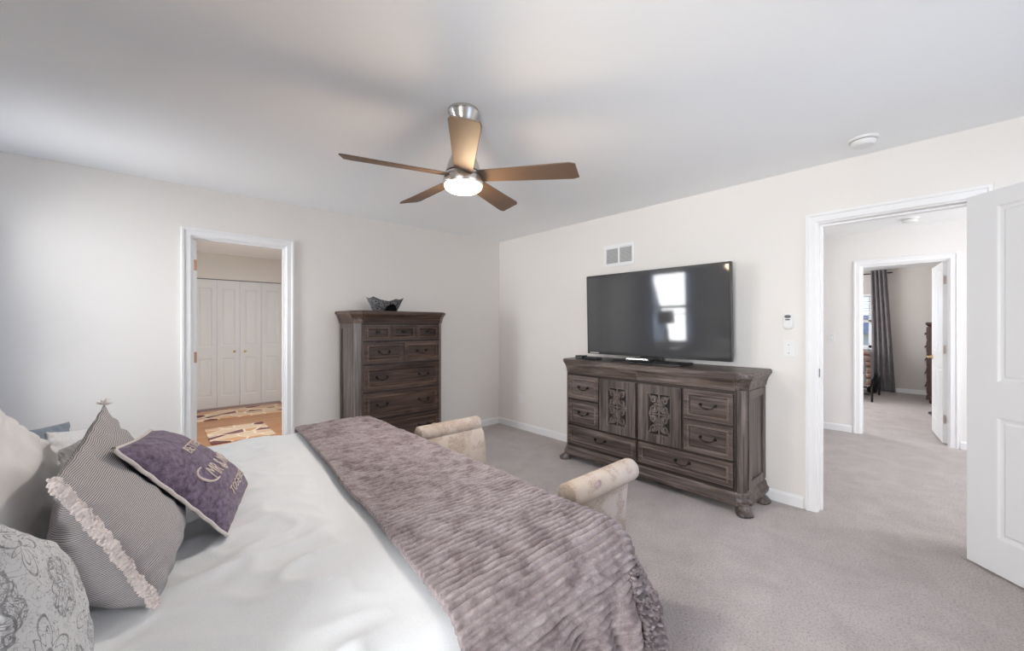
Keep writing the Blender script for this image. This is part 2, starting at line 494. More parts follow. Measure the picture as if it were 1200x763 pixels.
class B:
    def __init__(s):
        s.b = bmesh.new()
    def box(s, x0, x1, y0, y1, z0, z1):
        v = [s.b.verts.new(p) for p in ((x0, y0, z0), (x1, y0, z0), (x1, y1, z0), (x0, y1, z0), (x0, y0, z1), (x1, y0, z1), (x1, y1, z1), (x0, y1, z1))]
        for f in ((3, 2, 1, 0), (4, 5, 6, 7), (0, 1, 5, 4), (1, 2, 6, 5), (2, 3, 7, 6), (3, 0, 4, 7)):
            s.b.faces.new([v[i] for i in f])
        return s
    def loops(s, rings, closed=True, cap0=True, cap1=True):
        """skin a list of equal-length point rings"""
        vs = [[s.b.verts.new(p) for p in r] for r in rings]
        n = len(rings[0])
        for a, c in zip(vs[:-1], vs[1:]):
            for i in range(n if closed else n - 1):
                j = (i + 1) % n
                s.b.faces.new((a[i], a[j], c[j], c[i]))
        if cap0: s.b.faces.new(list(reversed(vs[0])))
        if cap1: s.b.faces.new(vs[-1])
        return s
    def stack(s, poly, prof, cap0=True, cap1=True):
        """convex CCW polygon in xy, offset outward by prof [(offset, z)]"""
        rings = []
        for off, z in prof:
            rings.append([(x, y, z) for x, y in offset_poly(poly, off)])
        return s.loops(rings, True, cap0, cap1)
    def lathe(s, prof, cx=0, cy=0, seg=40, cap0=True, cap1=True, sx=1.0, sy=1.0):
        rings = [[(cx + r * sx * math.cos(2 * PI * i / seg), cy + r * sy * math.sin(2 * PI * i / seg), z) for i in range(seg)] for r, z in prof]
        return s.loops(rings, True, cap0, cap1)
    def tube(s, pts, rad, seg=10, flat=1.0, caps=True):
        pts = [Vector(p) for p in pts]
        n = len(pts)
        rings = []
        nrm = None
        for i, p in enumerate(pts):
            t = (pts[min(i + 1, n - 1)] - pts[max(i - 1, 0)])
            if t.length < 1e-9: t = Vector((0, 0, 1))
            t.normalize()
            if nrm is None:
                nrm = t.orthogonal().normalized()
            else:
                nrm = nrm - t * nrm.dot(t)
                if nrm.length < 1e-6: nrm = t.orthogonal()
                nrm.normalize()
            bn = t.cross(nrm)
            r = rad[i] if isinstance(rad, (list, tuple)) else rad
            rings.append([p + nrm * (r * math.cos(2 * PI * k / seg)) + bn * (r * flat * math.sin(2 * PI * k / seg)) for k in range(seg)])
        return s.loops(rings, True, caps, caps)
    def strip_y(s, pts, w, y0, y1):
        """flat ribbon following pts (x, z), width w in the xz plane, extruded from y0 to y1"""
        n = len(pts)
        L, Rr = [], []
        for i in range(n):
            ax, az = pts[max(i - 1, 0)]
            bx, bz = pts[min(i + 1, n - 1)]
            dx, dz = bx - ax, bz - az
            l = math.hypot(dx, dz) or 1e-6
            ww = w[i] if isinstance(w, list) else w
            L.append((pts[i][0] - dz / l * ww, pts[i][1] + dx / l * ww))
            Rr.append((pts[i][0] + dz / l * ww, pts[i][1] - dx / l * ww))
        rings = [[(L[i][0], y0, L[i][1]), (Rr[i][0], y0, Rr[i][1]), (Rr[i][0], y1, Rr[i][1]), (L[i][0], y1, L[i][1])] for i in range(n)]
        return s.loops(rings)
    def panelled(s, x0, x1, z0, z1, yf, yb, cols, rows, prof, both=False):
        """slab in xz with its front at y=yf (towards -y) and sunk / raised panels"""
        xs = sorted({x0, x1, *[q for c in cols for q in c]})
        zs = sorted({z0, z1, *[q for r in rows for q in r]})
        def face(y, sgn):
            for i in range(len(xs) - 1):
                for j in range(len(zs) - 1):
                    a, c, d, e = xs[i], xs[i + 1], zs[j], zs[j + 1]
                    isp = any(abs(a - q[0]) < 1e-6 and abs(c - q[1]) < 1e-6 for q in cols) and any(abs(d - q[0]) < 1e-6 and abs(e - q[1]) < 1e-6 for q in rows)
                    if not isp:
                        q = [(a, y, d), (c, y, d), (c, y, e), (a, y, e)]
                        if sgn < 0: q.reverse()
                        s.b.faces.new([s.b.verts.new(p) for p in q])
                    else:
                        rings = []
                        for ins, dep in [(0, 0)] + prof:
                            yy = y + sgn * dep
                            q = [(a + ins, yy, d + ins), (c - ins, yy, d + ins), (c - ins, yy, e - ins), (a + ins, yy, e - ins)]
                            if sgn < 0: q.reverse()
                            rings.append(q)
                        s.loops(rings, True, False, True)
        face(yf, 1)
        if both:
            face(yb, -1)
        else:
            s.b.faces.new([s.b.verts.new(p) for p in ((x0, yb, z1), (x1, yb, z1), (x1, yb, z0), (x0, yb, z0))])
        for q in (((x0, yb, z0), (x1, yb, z0), (x1, yf, z0), (x0, yf, z0)), ((x0, yf, z1), (x1, yf, z1), (x1, yb, z1), (x0, yb, z1)),
                  ((x0, yb, z0), (x0, yf, z0), (x0, yf, z1), (x0, yb, z1)), ((x1, yf, z0), (x1, yb, z0), (x1, yb, z1), (x1, yf, z1))):
            s.b.faces.new([s.b.verts.new(p) for p in q])
        bmesh.ops.remove_doubles(s.b, verts=s.b.verts[:], dist=1e-5)
        return s
    def xform(s, mtx):
        bmesh.ops.transform(s.b, matrix=mtx, verts=s.b.verts[:])
        return s
    def build(s, name, mat, parent=None, smooth=False, bevel=0.0, seg=2, loc=None, rot=None, sharp=35):
        me = bpy.data.meshes.new(name)
        bmesh.ops.recalc_face_normals(s.b, faces=s.b.faces[:])
        s.b.to_mesh(me)
        s.b.free()
        me.materials.append(mat)
        if smooth:
            for p in me.polygons: p.use_smooth = True
            if sharp < 180:
                me.set_sharp_from_angle(angle=R(sharp))
        o = bpy.data.objects.new(name, me)
        COL.objects.link(o)
        if parent: o.parent = parent
        if loc is not None: o.location = loc
        if rot is not None: o.rotation_euler = rot
        if bevel:
            md = o.modifiers.new('bevel', 'BEVEL')
            md.width = bevel
            md.segments = seg
            md.limit_method = 'ANGLE'
            md.angle_limit = R(40)
        return o

def offset_poly(poly, off):
    n = len(poly)
    out = []
    for i in range(n):
        p0, p1, p2 = Vector(poly[i - 1]), Vector(poly[i]), Vector(poly[(i + 1) % n])
        d1 = (p1 - p0).normalized()
        d2 = (p2 - p1).normalized()
        n1 = Vector((d1.y, -d1.x))
        n2 = Vector((d2.y, -d2.x))
        bis = n1 + n2
        k = off / max(0.2, (1 + n1.dot(n2)))
        out.append((p1.x + bis.x * k, p1.y + bis.y * k))
    return out

def struct(name, b, mat, parent=None, **kw):
    o = b.build(name, mat, parent, **kw)
    if parent is None: o['kind'] = 'structure'
    return o

# ------------------------------------------------------------------ the room shell
H = 2.44
T = 0.12
D1 = (-4.205, -3.455)      # bedroom door opening along y (east wall)
D2 = (-3.255, -2.555)      # bath door opening along x (north wall)
D3 = (-4.102, -3.351)      # guest room door opening along y (hall wall)
DH = 2.05
HX = 2.90                  # hall far wall
GX = 7.40                  # guest room far wall

struct('floor', B().box(WX - 0.2, GX + 0.2, -6.3, 0.06, -0.12, 0.0), CARPET)
struct('floor_bath', B().box(-5.0, -0.6, 0.06, 4.4, -0.12, 0.0), PLANK)
struct('ceiling', B().box(WX - 0.2, GX + 0.2, -6.3, 4.5, H, H + 0.12), CEIL)

def wall_x(name, x0, x1, ya, yb, holes, mat):
    """wall in the yz plane with holes (y0,y1,z0,z1)"""
    b = B()
    y = ya
    for (h0, h1, z0, z1) in sorted(holes):
        b.box(x0, x1, y, h0, 0, H)
        if z0 > 0: b.box(x0, x1, h0, h1, 0, z0)
        if z1 < H: b.box(x0, x1, h0, h1, z1, H)
        y = h1
    b.box(x0, x1, y, yb, 0, H)
    return struct(name, b, mat)

def wall_y(name, y0, y1, xa, xb, holes, mat):
    b = B()
    x = xa
    for (h0, h1, z0, z1) in sorted(holes):
        b.box(x, h0, y0, y1, 0, H)
        if z0 > 0: b.box(h0, h1, y0, y1, 0, z0)
        if z1 < H: b.box(h0, h1, y0, y1, z1, H)
        x = h1
    b.box(x, xb, y0, y1, 0, H)
    return struct(name, b, mat)

WZ = (0.72, 2.14)
wall_x('wall_east', 0, T, SY - T, 0.0, [(D1[0], D1[1], 0, DH)], WALL)
wall_y('wall_north', 0, T, WX - T, T, [(D2[0], D2[1], 0, DH)], WALL)
wall_x('wall_west', WX - T, WX, SY - T, 0, [(a, b, WZ[0], WZ[1]) for a, b in WIN], WALL)
wall_y('wall_south', SY - T, SY, WX, 0, [(-2.15, -0.35, WZ[0], WZ[1])], WALL)
# hall
wall_x('wall_hall_east', HX, HX + T, -6.2, 0.0, [(D3[0], D3[1], 0, DH)], HALLW)
wall_y('wall_hall_north', -1.4, -1.28, T, HX, [], HALLW)
wall_y('wall_hall_south', -6.2, -6.08, T, HX, [], HALLW)
# guest room
GW = (-3.01, -1.75, 0.86, 1.96)
wall_x('wall_guest_east', GX, GX + T, -4.6, -0.4, [GW], GUESTW)
wall_y('wall_guest_south', -4.6, -4.48, HX + T, GX, [], GUESTW)
wall_y('wall_guest_north', -0.52, -0.40, HX + T, GX, [], GUESTW)
# bath / closet passage
CY = 3.60
wall_y('wall_bath_north', CY + 0.02, CY + T + 0.02, -4.6, -0.8, [(-3.03, -1.84, 0, 2.045)], WALL)
wall_x('wall_bath_west', -3.62, -3.50, T, CY + 0.02, [], WALL)
wall_x('wall_bath_east', -1.72, -1.60, T, CY + 0.02, [], WALL)
struct('wall_closet_back', B().box(-3.2, -1.7, 4.2, 4.3, 0, H), WALL)

# baseboards
def base_run(name, segs, mat=TRIM):
    """segs: (axis, fixed, a, b, sign): sign is the way the board faces"""
    b = B()
    for ax, f, a, c, sg in segs:
        if ax == 'x':
            b.loops([[(p, f, 0), (p, f + sg * 0.013, 0), (p, f + sg * 0.013, 0.066), (p, f + sg * 0.006, 0.08), (p, f, 0.085)] for p in (a, c)])
        else:
            b.loops([[(f, p, 0), (f + sg * 0.013, p, 0), (f + sg * 0.013, p, 0.066), (f + sg * 0.006, p, 0.08), (f, p, 0.085)] for p in (a, c)])
    return struct(name, b, mat)
CW = 0.066
base_run('baseboard_north', [('x', 0, WX, D2[0] - CW, -1), ('x', 0, D2[1] + CW, 0, -1)])
base_run('baseboard_east', [('y', 0, D1[1] + CW, -0.013, -1), ('y', 0, SY, D1[0] - CW, -1)])
base_run('baseboard_west', [('y', WX, SY, 0, 1)])
base_run('baseboard_south', [('x', SY, WX, 0, 1)])
base_run('baseboard_hall', [('y', HX, -6.08, D3[0] - CW, -1), ('y', HX, D3[1] + CW, -1.4, -1), ('y', T, -6.08, D1[0] - CW, 1), ('y', T, D1[1] + CW, -1.4, 1)])
base_run('baseboard_guest', [('y', GX, -4.48, -0.52, -1), ('x', -4.48, HX + T, GX, 1)])
base_run('baseboard_bath', [('y', -1.72, T, CY, -1), ('y', -3.50, T, CY, 1), ('x', CY + 0.02, -1.78, -1.72, -1)])

# door trims: jambs, stops and moulded casings
CPROF = [(0.0, 0.006), (0.007, 0.013), (0.042, 0.013), (0.048, 0.020), (0.062, 0.020), (CW, 0.006)]
def casing(b, lo, hi, top, put):
    """three-sided mitred casing; put(along, up, out) -> xyz"""
    path = [(lo, 0, -1, 0), (lo, top, -1, 1), (hi, top, 1, 1), (hi, 0, 1, 0)]
    rings = []
    for a, u, sa, su in path:
        r = [put(a + sa * o, u + su * o, d) for o, d in CPROF]
        r = [put(a, u, 0)] + r + [put(a + sa * CW, u + su * CW, 0)]
        rings.append(r)
    b.loops(rings)

def door_trim(name, lo, hi, axis, f0, f1, mat=TRIM, stop_at=0.55):
    b = B()
    if axis == 'y':        # wall lies in yz, opening along y
        P0 = lambda a, u, d: (f0 - d, a, u)
        P1 = lambda a, u, d: (f1 + d, a, u)
        bx = lambda a0, a1, d0, d1, z0, z1: b.box(d0, d1, a0, a1, z0, z1)
    else:
        P0 = lambda a, u, d: (a, f0 - d, u)
        P1 = lambda a, u, d: (a, f1 + d, u)
        bx = lambda a0, a1, d0, d1, z0, z1: b.box(a0, a1, d0, d1, z0, z1)
    casing(b, lo + 0.012, hi - 0.012, DH - 0.012, P0)
    casing(b, lo + 0.012, hi - 0.012, DH - 0.012, P1)
    bx(lo, lo + 0.018, f0, f1, 0, DH)
    bx(hi - 0.018, hi, f0, f1, 0, DH)
    bx(lo + 0.018, hi - 0.018, f0, f1, DH - 0.018, DH)
    m = f0 + (f1 - f0) * stop_at
    bx(lo + 0.018, lo + 0.030, m, m + 0.035, 0, DH - 0.018)
    bx(hi - 0.030, hi - 0.018, m, m + 0.035, 0, DH - 0.018)
    bx(lo + 0.030, hi - 0.030, m, m + 0.035, DH - 0.030, DH - 0.018)
    return struct(name, b, mat)
trim1 = door_trim('trim_1', D1[0], D1[1], 'y', 0, T)
trim2 = door_trim('trim_2', D2[0], D2[1], 'x', 0, T, stop_at=0.25)
trim3 = door_trim('trim_3', D3[0], D3[1], 'y', HX, HX + T, stop_at=0.25)
B().box(0.022, 0.048, D1[1] - 0.0195, D1[1] - 0.017, 0.95, 1.01).build('strike_plate', IRON, trim1)

# panelled doors (local: hinge edge at x=0, leaf along +x, faces at y=0 and y=-0.035)
DPROF = [(0.010, 0.007), (0.022, 0.009), (0.034, 0.003)]
def leaf(name, wd, ht, cols, parent=None, z0=0.012, t=0.035):
    b = B()
    rows = [(0.20, 0.835), (1.02, ht - 0.085)]
    b.panelled(0, wd, z0, ht, -t, 0, cols, rows, DPROF, both=True)
    return b.build(name, DOORW, parent)
def hinge(parent, x, y, z, axis='y', mat=COPPER, wdt=0.030):
    b = B()
    if axis == 'y':
        b.box(x - wdt / 2, x + wdt / 2, y, y + 0.003, z - 0.045, z + 0.045)
    else:
        b.box(x, x + 0.003, y - wdt / 2, y + wdt / 2, z - 0.045, z + 0.045)
    return b.build('hinge', mat, parent)
def lever(parent, x, y, z, sgn, dirx, mat=BRASS):
    b = B()
    rings = []
    for r, d in ((0.030, 0.0), (0.030, 0.006), (0.014, 0.010), (0.011, 0.05)):
        rings.append([(x + r * math.cos(2 * PI * i / 20), y + sgn * d, z + r * math.sin(2 * PI * i / 20)) for i in range(20)])
    b.loops(rings)
    b.tube([(x, y + sgn * 0.045, z), (x + dirx * 0.04, y + sgn * 0.05, z + 0.002), (x + dirx * 0.11, y + sgn * 0.048, z - 0.004)], [0.010, 0.010, 0.007], 10)
    return b.build('door_handle', mat, parent, smooth=True)

door1 = setting('door_1', (-0.068, -4.183, 0), math.atan2(-0.725, -0.69))
# rotated so that local +y looks away from the room: the visible face is y=-0.035 turned towards the camera
o = leaf('door_leaf', 0.75, 2.03, [(0.142, 0.352), (0.412, 0.622)], door1)
lever(door1, 0.685, 0.0, 0.93, 1, -1, NICKEL)
lever(door1, 0.685, -0.035, 0.93, -1, -1, NICKEL)
for z in (0.25, 1.05, 1.80):
    B().lathe([(0.007, z - 0.045), (0.007, z + 0.045)], 0.0, 0.006, 12).build('hinge', NICKEL, door1, smooth=True)

door2 = setting('door_2', (D2[0] + 0.019, T + 0.004, 0), R(98))
leaf('door_leaf', 0.66, 2.025, [(0.10, 0.29), (0.37, 0.56)], door2)
lever(door2, 0.60, -0.035, 0.93, -1, -1)
for z in (0.28, 1.05, 1.82):
    hinge(door2, -0.004, -0.0175, z, 'x', wdt=0.034)

door3 = setting('door_3', (HX + T + 0.012, D3[0] + 0.030, 0), R(8))
leaf('door_leaf', 0.71, 2.025, [(0.105, 0.315), (0.395, 0.605)], door3).location = (0, 0.035, 0)
lever(door3, 0.645, 0.035, 0.93, 1, -1)
for z in (0.28, 1.05, 1.82):
    B().box(-0.036, 0.0, 0.020, 0.024, z - 0.045, z + 0.045).build('hinge', COPPER, door3)

door4 = setting('door_4', (0, CY + 0.03, 0))
for k in range(4):
    x0 = -3.025 + k * 0.2965 + (0.004 if k >= 2 else 0)
    b = B()
    b.panelled(x0, x0 + 0.2915, 0.025, 2.03, 0, 0.03, [(x0 + 0.058, x0 + 0.234)], [(0.20, 0.80), (0.99, 1.90)], DPROF)
    l = b.build('bifold_leaf', DOORW, door4)
    if k in (1, 2):
        xx = x0 + (0.225 if k == 1 else 0.066)
        kb = B()
        rings = []
        for r, d in ((0.008, 0), (0.008, 0.012), (0.017, 0.018), (0.019, 0.026), (0.012, 0.034), (0.003, 0.036)):
            rings.append([(xx + r * math.cos(2 * PI * i / 16), -d, 0.90 + r * math.sin(2 * PI * i / 16)) for i in range(16)])
        kb.loops(rings)
        kb.build('door_knob', BRASS, l, smooth=True)
B().box(-3.03, -1.84, 0.0, 0.03, 2.034, 2.045).build('bifold_track', DGREY, door4)

# windows
def window(name, x, ylo, yhi, zlo, zhi, face, blind_to, slat_gap=0.047, tilt=20, blind_mat=None):
    """sash window in a yz wall; face=+1 when the room is on the +x side of it"""
    root = setting(name, (x, 0, 0))
    f = face
    b = B()
    for s0, s1, z0, z1 in ((ylo, ylo + 0.05, zlo, zhi), (yhi - 0.05, yhi, zlo, zhi), (ylo, yhi, zlo, zlo + 0.05), (ylo, yhi, zhi - 0.05, zhi),
                           (ylo, yhi, (zlo + zhi) / 2 - 0.025, (zlo + zhi) / 2 + 0.025)):
        b.box(min(-f * 0.10, -f * 0.05), max(-f * 0.10, -f * 0.05), s0, s1, z0, z1)
    b.build('window_frame', TRIM, root)
    b = B()
    b.box(min(f * 0.0, f * 0.05), max(f * 0.0, f * 0.05), ylo - 0.05, yhi + 0.05, zlo - 0.03, zlo)
    b.build('window_sill', TRIM, root)
    B().box(-f * 0.078 - 0.002, -f * 0.078 + 0.002, ylo + 0.05, yhi - 0.05, zlo + 0.05, zhi - 0.05).build('window_pane', GLASS, root)
    b = B()
    z = zhi - 0.06
    c, s = math.cos(R(tilt)) * 0.022, math.sin(R(tilt)) * 0.022
    xc = -f * 0.022
    b.box(xc - 0.02, xc + 0.02, ylo + 0.008, yhi - 0.008, zhi - 0.045, zhi - 0.002)
    while z > blind_to:
        b.loops([[(xc - c, y, z - f * s), (xc + c, y, z + f * s), (xc + c, y, z + f * s + 0.002), (xc - c, y, z - f * s + 0.002)] for y in (ylo + 0.01, yhi - 0.01)])
        z -= slat_gap
    b.box(xc - 0.02, xc + 0.02, ylo + 0.01, yhi - 0.01, z - 0.004, z + 0.012)
    for yy in (ylo + 0.15, (ylo + yhi) / 2, yhi - 0.15):
        b.box(xc - 0.0015, xc + 0.0015, yy - 0.0015, yy + 0.0015, z, zhi - 0.03)
    b.build('window_blind', WPLAST, root)
    return root
window('window_1', WX, WIN[0][0], WIN[0][1], WZ[0], WZ[1], 1, 1.30, tilt=4)
window('window_2', WX, WIN[1][0], WIN[1][1], WZ[0], WZ[1], 1, 2.02, slat_gap=0.012, tilt=0)
window('window_3', GX, GW[0], GW[1], GW[2], GW[3], -1, 1.40)
r = setting('fill_window', (0, SY, 0))  # unseen window added to go with the south fill light
b = B()
for x0, x1, z0, z1 in ((-2.15, -2.10, *WZ), (-0.40, -0.35, *WZ), (-1.275, -1.225, *WZ), (-2.15, -0.35, WZ[0], WZ[0] + 0.05), (-2.15, -0.35, WZ[1] - 0.05, WZ[1]), (-2.15, -0.35, 1.4, 1.45)):
    b.box(x0, x1, -0.1, -0.05, z0, z1)
b.build('window_frame', TRIM, r)
B().box(-2.10, -0.40, -0.080, -0.076, WZ[0] + 0.05, WZ[1] - 0.05).build('window_pane', GLASS, r)
B().box(-2.20, -0.30, 0, 0.05, WZ[0] - 0.03, WZ[0]).build('window_sill', TRIM, r)

# ------------------------------------------------------------------ bail handle
def bail(parent, x, z, y, wd=0.085, drop=0.026, name='handle'):
    b = B()
    for sx_ in (-1, 1):
        cx = x + sx_ * wd / 2
        rings = []
        for rr, d in ((0.0105, 0.0), (0.0105, 0.003), (0.006, 0.006), (0.0055, 0.016), (0.0078, 0.020), (0.006, 0.025), (0.001, 0.026)):
            rings.append([(cx + rr * math.cos(2 * PI * i / 12), y - d, z + rr * 1.25 * math.sin(2 * PI * i / 12)) for i in range(12)])
        b.loops(rings)
    pts, rad = [], []
    for i in range(25):
        t = -1 + 2 * i / 24
        pts.append((x + t * wd / 2 * (1.0 + 0.10 * math.sin(PI * (1 - abs(t)))), y - 0.018 - 0.008 * (1 - t * t), z - drop * (1 - abs(t) ** 2.6)))
        rad.append(0.0036 + 0.0030 * math.exp(-(t / 0.16) ** 2))
    b.tube(pts, rad, 8)
    return b.build(name, IRON, parent, smooth=True)

def cup_pull(parent, x, z, y, name='knob'):
    b = B()
    rings = []
    for rr, d in ((0.008, 0.0), (0.007, 0.010), (0.017, 0.014), (0.020, 0.020), (0.014, 0.027), (0.002, 0.029)):
        rings.append([(x + 1.25 * rr * math.cos(2 * PI * i / 16), y - d, z + 0.72 * rr * math.sin(2 * PI * i / 16)) for i in range(16)])
    b.loops(rings)
    return b.build(name, IRON, parent, smooth=True)

DRPROF = [(0.003, -0.006), (0.008, -0.006), (0.016, 0.012), (0.019, 0.016)]
def drawer(parent, x0, x1, z0, z1, yf, handles=1, mat=WH, border=0.028, knob=False, label=None):
    b = B()
    b.panelled(x0, x1, z0, z1, yf, yf + 0.022, [(x0 + border, x1 - border)], [(z0 + border, z1 - border)], DRPROF)
    d = b.build('drawer', mat, parent)
    zc = (z0 + z1) / 2 + 0.006
    fy = yf + 0.016
    if knob:
        cup_pull(d, (x0 + x1) / 2, zc, fy)
    elif handles == 1:
        bail(d, (x0 + x1) / 2, zc, fy, min(0.105, (x1 - x0) * 0.36))
    else:
        for q in (0.22, 0.78):
            bail(d, x0 + (x1 - x0) * q, zc, fy, 0.105)
    return d

def foot(parent, cx, cy, dx, dy, z1, k=1.0, mat=WV):
    """carved scroll foot kicking out along (dx,dy)"""
    b = B()
    l = math.hypot(dx, dy)
    dx, dy = dx / l, dy / l
    rings = []
    for z, off, hw in ((z1, -0.005, 0.040), (z1 * 0.86, -0.004, 0.038), (z1 * 0.70, 0.000, 0.036), (z1 * 0.55, 0.010, 0.038), (z1 * 0.40, 0.024, 0.042),
                       (z1 * 0.25, 0.034, 0.046), (z1 * 0.10, 0.034, 0.045), (0.0, 0.028, 0.041)):
        ring = []
        for i in range(16):
            a = 2 * PI * i / 16
            c, s_ = math.cos(a), math.sin(a)
            q = (abs(c) ** 4 + abs(s_) ** 4) ** -0.25
            u, v = c * q * hw * k, s_ * q * hw * k * 1.05
            ring.append((cx + dx * (off * k + u) - dy * v, cy + dy * (off * k + u) + dx * v, z))
        rings.append(ring)
    b.loops(rings)
    return b.build('foot', mat, parent, smooth=True, sharp=60)

# ------------------------------------------------------------------ long dresser (local: x along the front, front faces -y, back at y=0)
DL = 1.62
dres = thing('dresser', 'long dark weathered wood dresser with two fretwork doors standing below the television', 'dresser', (-0.018, -2.335, 0), R(-90))
x0, x1, dp = -0.81, 0.81, 0.425
CH = 0.055
bodyp = [(x0, 0), (x0, -dp + CH), (x0 + CH, -dp), (x1 - CH, -dp), (x1, -dp + CH), (x1, 0)]
B().stack(bodyp, [(0, 0.135), (0, 0.862)]).build('case', WV, dres)
B().stack(bodyp, [(0.030, 0.064), (0.030, 0.088), (0.022, 0.096), (0.016, 0.108), (0.012, 0.134), (0.001, 0.150)]).build('base_moulding', WH, dres, bevel=0.002)
crown = [(0.002, 0.855), (0.010, 0.860), (0.013, 0.872), (0.015, 0.890), (0.022, 0.915), (0.033, 0.937), (0.040, 0.945), (0.040, 0.952)]
B().stack(bodyp, crown).build('crown_moulding', WH, dres)
B().stack(bodyp, [(0.044, 0.952), (0.048, 0.957), (0.048, 0.978), (0.042, 0.986), (0.036, 0.988)]).build('top', WH, dres, bevel=0.0015)
for sg in (-1, 1):     # the two hidden drawers in the crown
    b = B()
    xa, xb = (0.002, x1 - CH - 0.005) if sg > 0 else (x0 + CH + 0.005, -0.002)
    b.loops([[(x, -dp - o_ - 0.006, z) for o_, z in crown[1:-1]] + [(x, -dp - crown[-2][0] + 0.03, crown[-2][1]), (x, -dp - crown[1][0] + 0.02, crown[1][1])] for x in (xa, xb)])
    b.build('crown_drawer_front', WH, dres)
# canted corner posts and side panels
for sg in (-1, 1):
    ex = sg * 0.81
    b = B()
    c0, c1 = Vector((ex, -dp + CH, 0)), Vector((ex - sg * CH, -dp, 0))
    nrm = Vector((sg, -1, 0)).normalized()
    d = (c1 - c0)
    q = [c0 + d * 0.06, c0 + d * 0.06 + nrm * 0.010, c0 + d * 0.94 + nrm * 0.010, c0 + d * 0.94]
    b.loops([[(p.x, p.y, z) for p in q] for z in (0.150, 0.858)])
    b.build('corner_post', WV, dres, bevel=0.003)
    b = B()
    for y0_, y1_, za, zb in ((-0.365, -0.315, 0.16, 0.855), (-0.055, -0.004, 0.16, 0.855), (-0.315, -0.055, 0.16, 0.215), (-0.315, -0.055, 0.80, 0.855)):
        xx = sorted((ex, ex + sg * 0.012))
        b.box(xx[0], xx[1], y0_, y1_, za, zb)
    b.build('side_panel', WV, dres, bevel=0.002)
yf = -dp - 0.021
# face frame rails
b = B()
for xa, xb, za, zb in ((x0 + CH, x1 - CH, 0.150, 0.176), (x0 + CH, x1 - CH, 0.836, 0.860), (x0 + CH, x1 - CH, 0.350, 0.366), (-0.012, 0.012, 0.176, 0.836),
                       (x0 + CH, x0 + CH + 0.014, 0.176, 0.836), (x1 - CH - 0.014, x1 - CH, 0.176, 0.836), (-0.392, -0.376, 0.366, 0.836), (0.376, 0.392, 0.366, 0.836),
                       (x0 + CH, -0.392, 0.600, 0.612), (0.392, x1 - CH, 0.600, 0.612)):
    b.box(xa, xb, -dp - 0.009, -dp + 0.004, za, zb)
b.build('face_frame', WD, dres, bevel=0.0015)
for sg in (-1, 1):
    lo, hi = ((x0 + CH + 0.016, -0.396) if sg < 0 else (0.396, x1 - CH - 0.016))
    drawer(dres, lo, hi, 0.616, 0.832, yf)
    drawer(dres, lo, hi, 0.370, 0.596, yf)
    lo2, hi2 = ((x0 + CH + 0.016, -0.016) if sg < 0 else (0.016, x1 - CH - 0.016))
    drawer(dres, lo2, hi2, 0.180, 0.346, yf)
    # fretwork door
    a0, a1 = (-0.372, -0.016) if sg < 0 else (0.016, 0.372)
    b = B()
    b.panelled(a0, a1, 0.370, 0.832, yf - 0.004, yf + 0.022, [(a0 + 0.078, a1 - 0.078)], [(0.370 + 0.062, 0.832 - 0.062)], [(0.005, -0.003), (0.010, 0.012), (0.012, 0.017)])
    dr = b.build('door', WV, dres)
    fx0, fx1, fz0, fz1 = a0 + 0.090, a1 - 0.090, 0.444, 0.758
    yb_ = yf + 0.0125
    b = B()
    cx = (fx0 + fx1) / 2
    b.box(fx0, fx1, yb_ - 0.001, yb_ + 0.0005, fz0, fz1)
    b.build('fretwork_backing', DARKIN, dr)
    b = B()
    y0_, y1_ = yb_ - 0.012, yb_ - 0.001
    b.box(cx - 0.004, cx + 0.004, y0_, y1_, fz0, fz1)
    qh = (fz1 - fz0) / 4
    qw = (fx1 - fx0) / 2
    def spiral(cx_, cz_, r0, a_s, turns, sgn, n=26):
        out = []
        for i in range(n):
            t = i / (n - 1)
            a = a_s + sgn * 2 * PI * turns * t
            rr = r0 * (1 - 0.74 * t)
            out.append((cx_ + rr * math.cos(a), cz_ + rr * math.sin(a)))
        return out
    for i in range(2):
        for j in range(4):
            mx = cx + (-1 if i == 0 else 1) * (qw / 2 + 0.002)
            mz = fz0 + qh * (j + 0.5)
            sgx = -1 if i == 0 else 1
            sgz = 1 if j % 2 == 0 else -1
            p = spiral(mx, mz + sgz * 0.006, min(qw, qh) * 0.44, (PI / 2 if sgz > 0 else -PI / 2), 1.35, sgx * sgz)
            pre = [(mx + sgx * qw * 0.46 * -1, mz + sgz * qh * 0.47), (mx - sgx * qw * 0.22, mz + sgz * qh * 0.50)]
            pts = pre + p
            b.strip_y(pts, [0.0035 + 0.0045 * math.sin(PI * min(1, k / len(pts) * 1.3)) for k in range(len(pts))], y0_, y1_)
            e = p[-1]
            rings = [[(e[0] + 0.0085 * math.cos(2 * PI * k / 10), yy, e[1] + 0.0085 * math.sin(2 * PI * k / 10)) for k in range(10)] for yy in (y0_, y1_)]
            b.loops(rings)
            # leaf curl to the outer edge
            ox = mx + sgx * qw * 0.44
            b.strip_y([(mx + sgx * qw * 0.10, mz - sgz * qh * 0.36), (mx + sgx * qw * 0.30, mz - sgz * qh * 0.20), (ox, mz - sgz * qh * 0.42), (ox, mz - sgz * qh * 0.5)], [0.002, 0.007, 0.006, 0.003], y0_, y1_)
    for zz in (fz0 + 2 * qh,):
        b.box(fx0, fx1, y0_, y1_, zz - 0.004, zz + 0.004)
    b.build('fretwork', WV, dr)
for sx_ in (-1, 1):
    foot(dres, sx_ * 0.782, -dp + 0.026, sx_, -1, 0.075, 1.05)
    foot(dres, sx_ * 0.790, -0.085, sx_, -0.15, 0.075, 1.05)

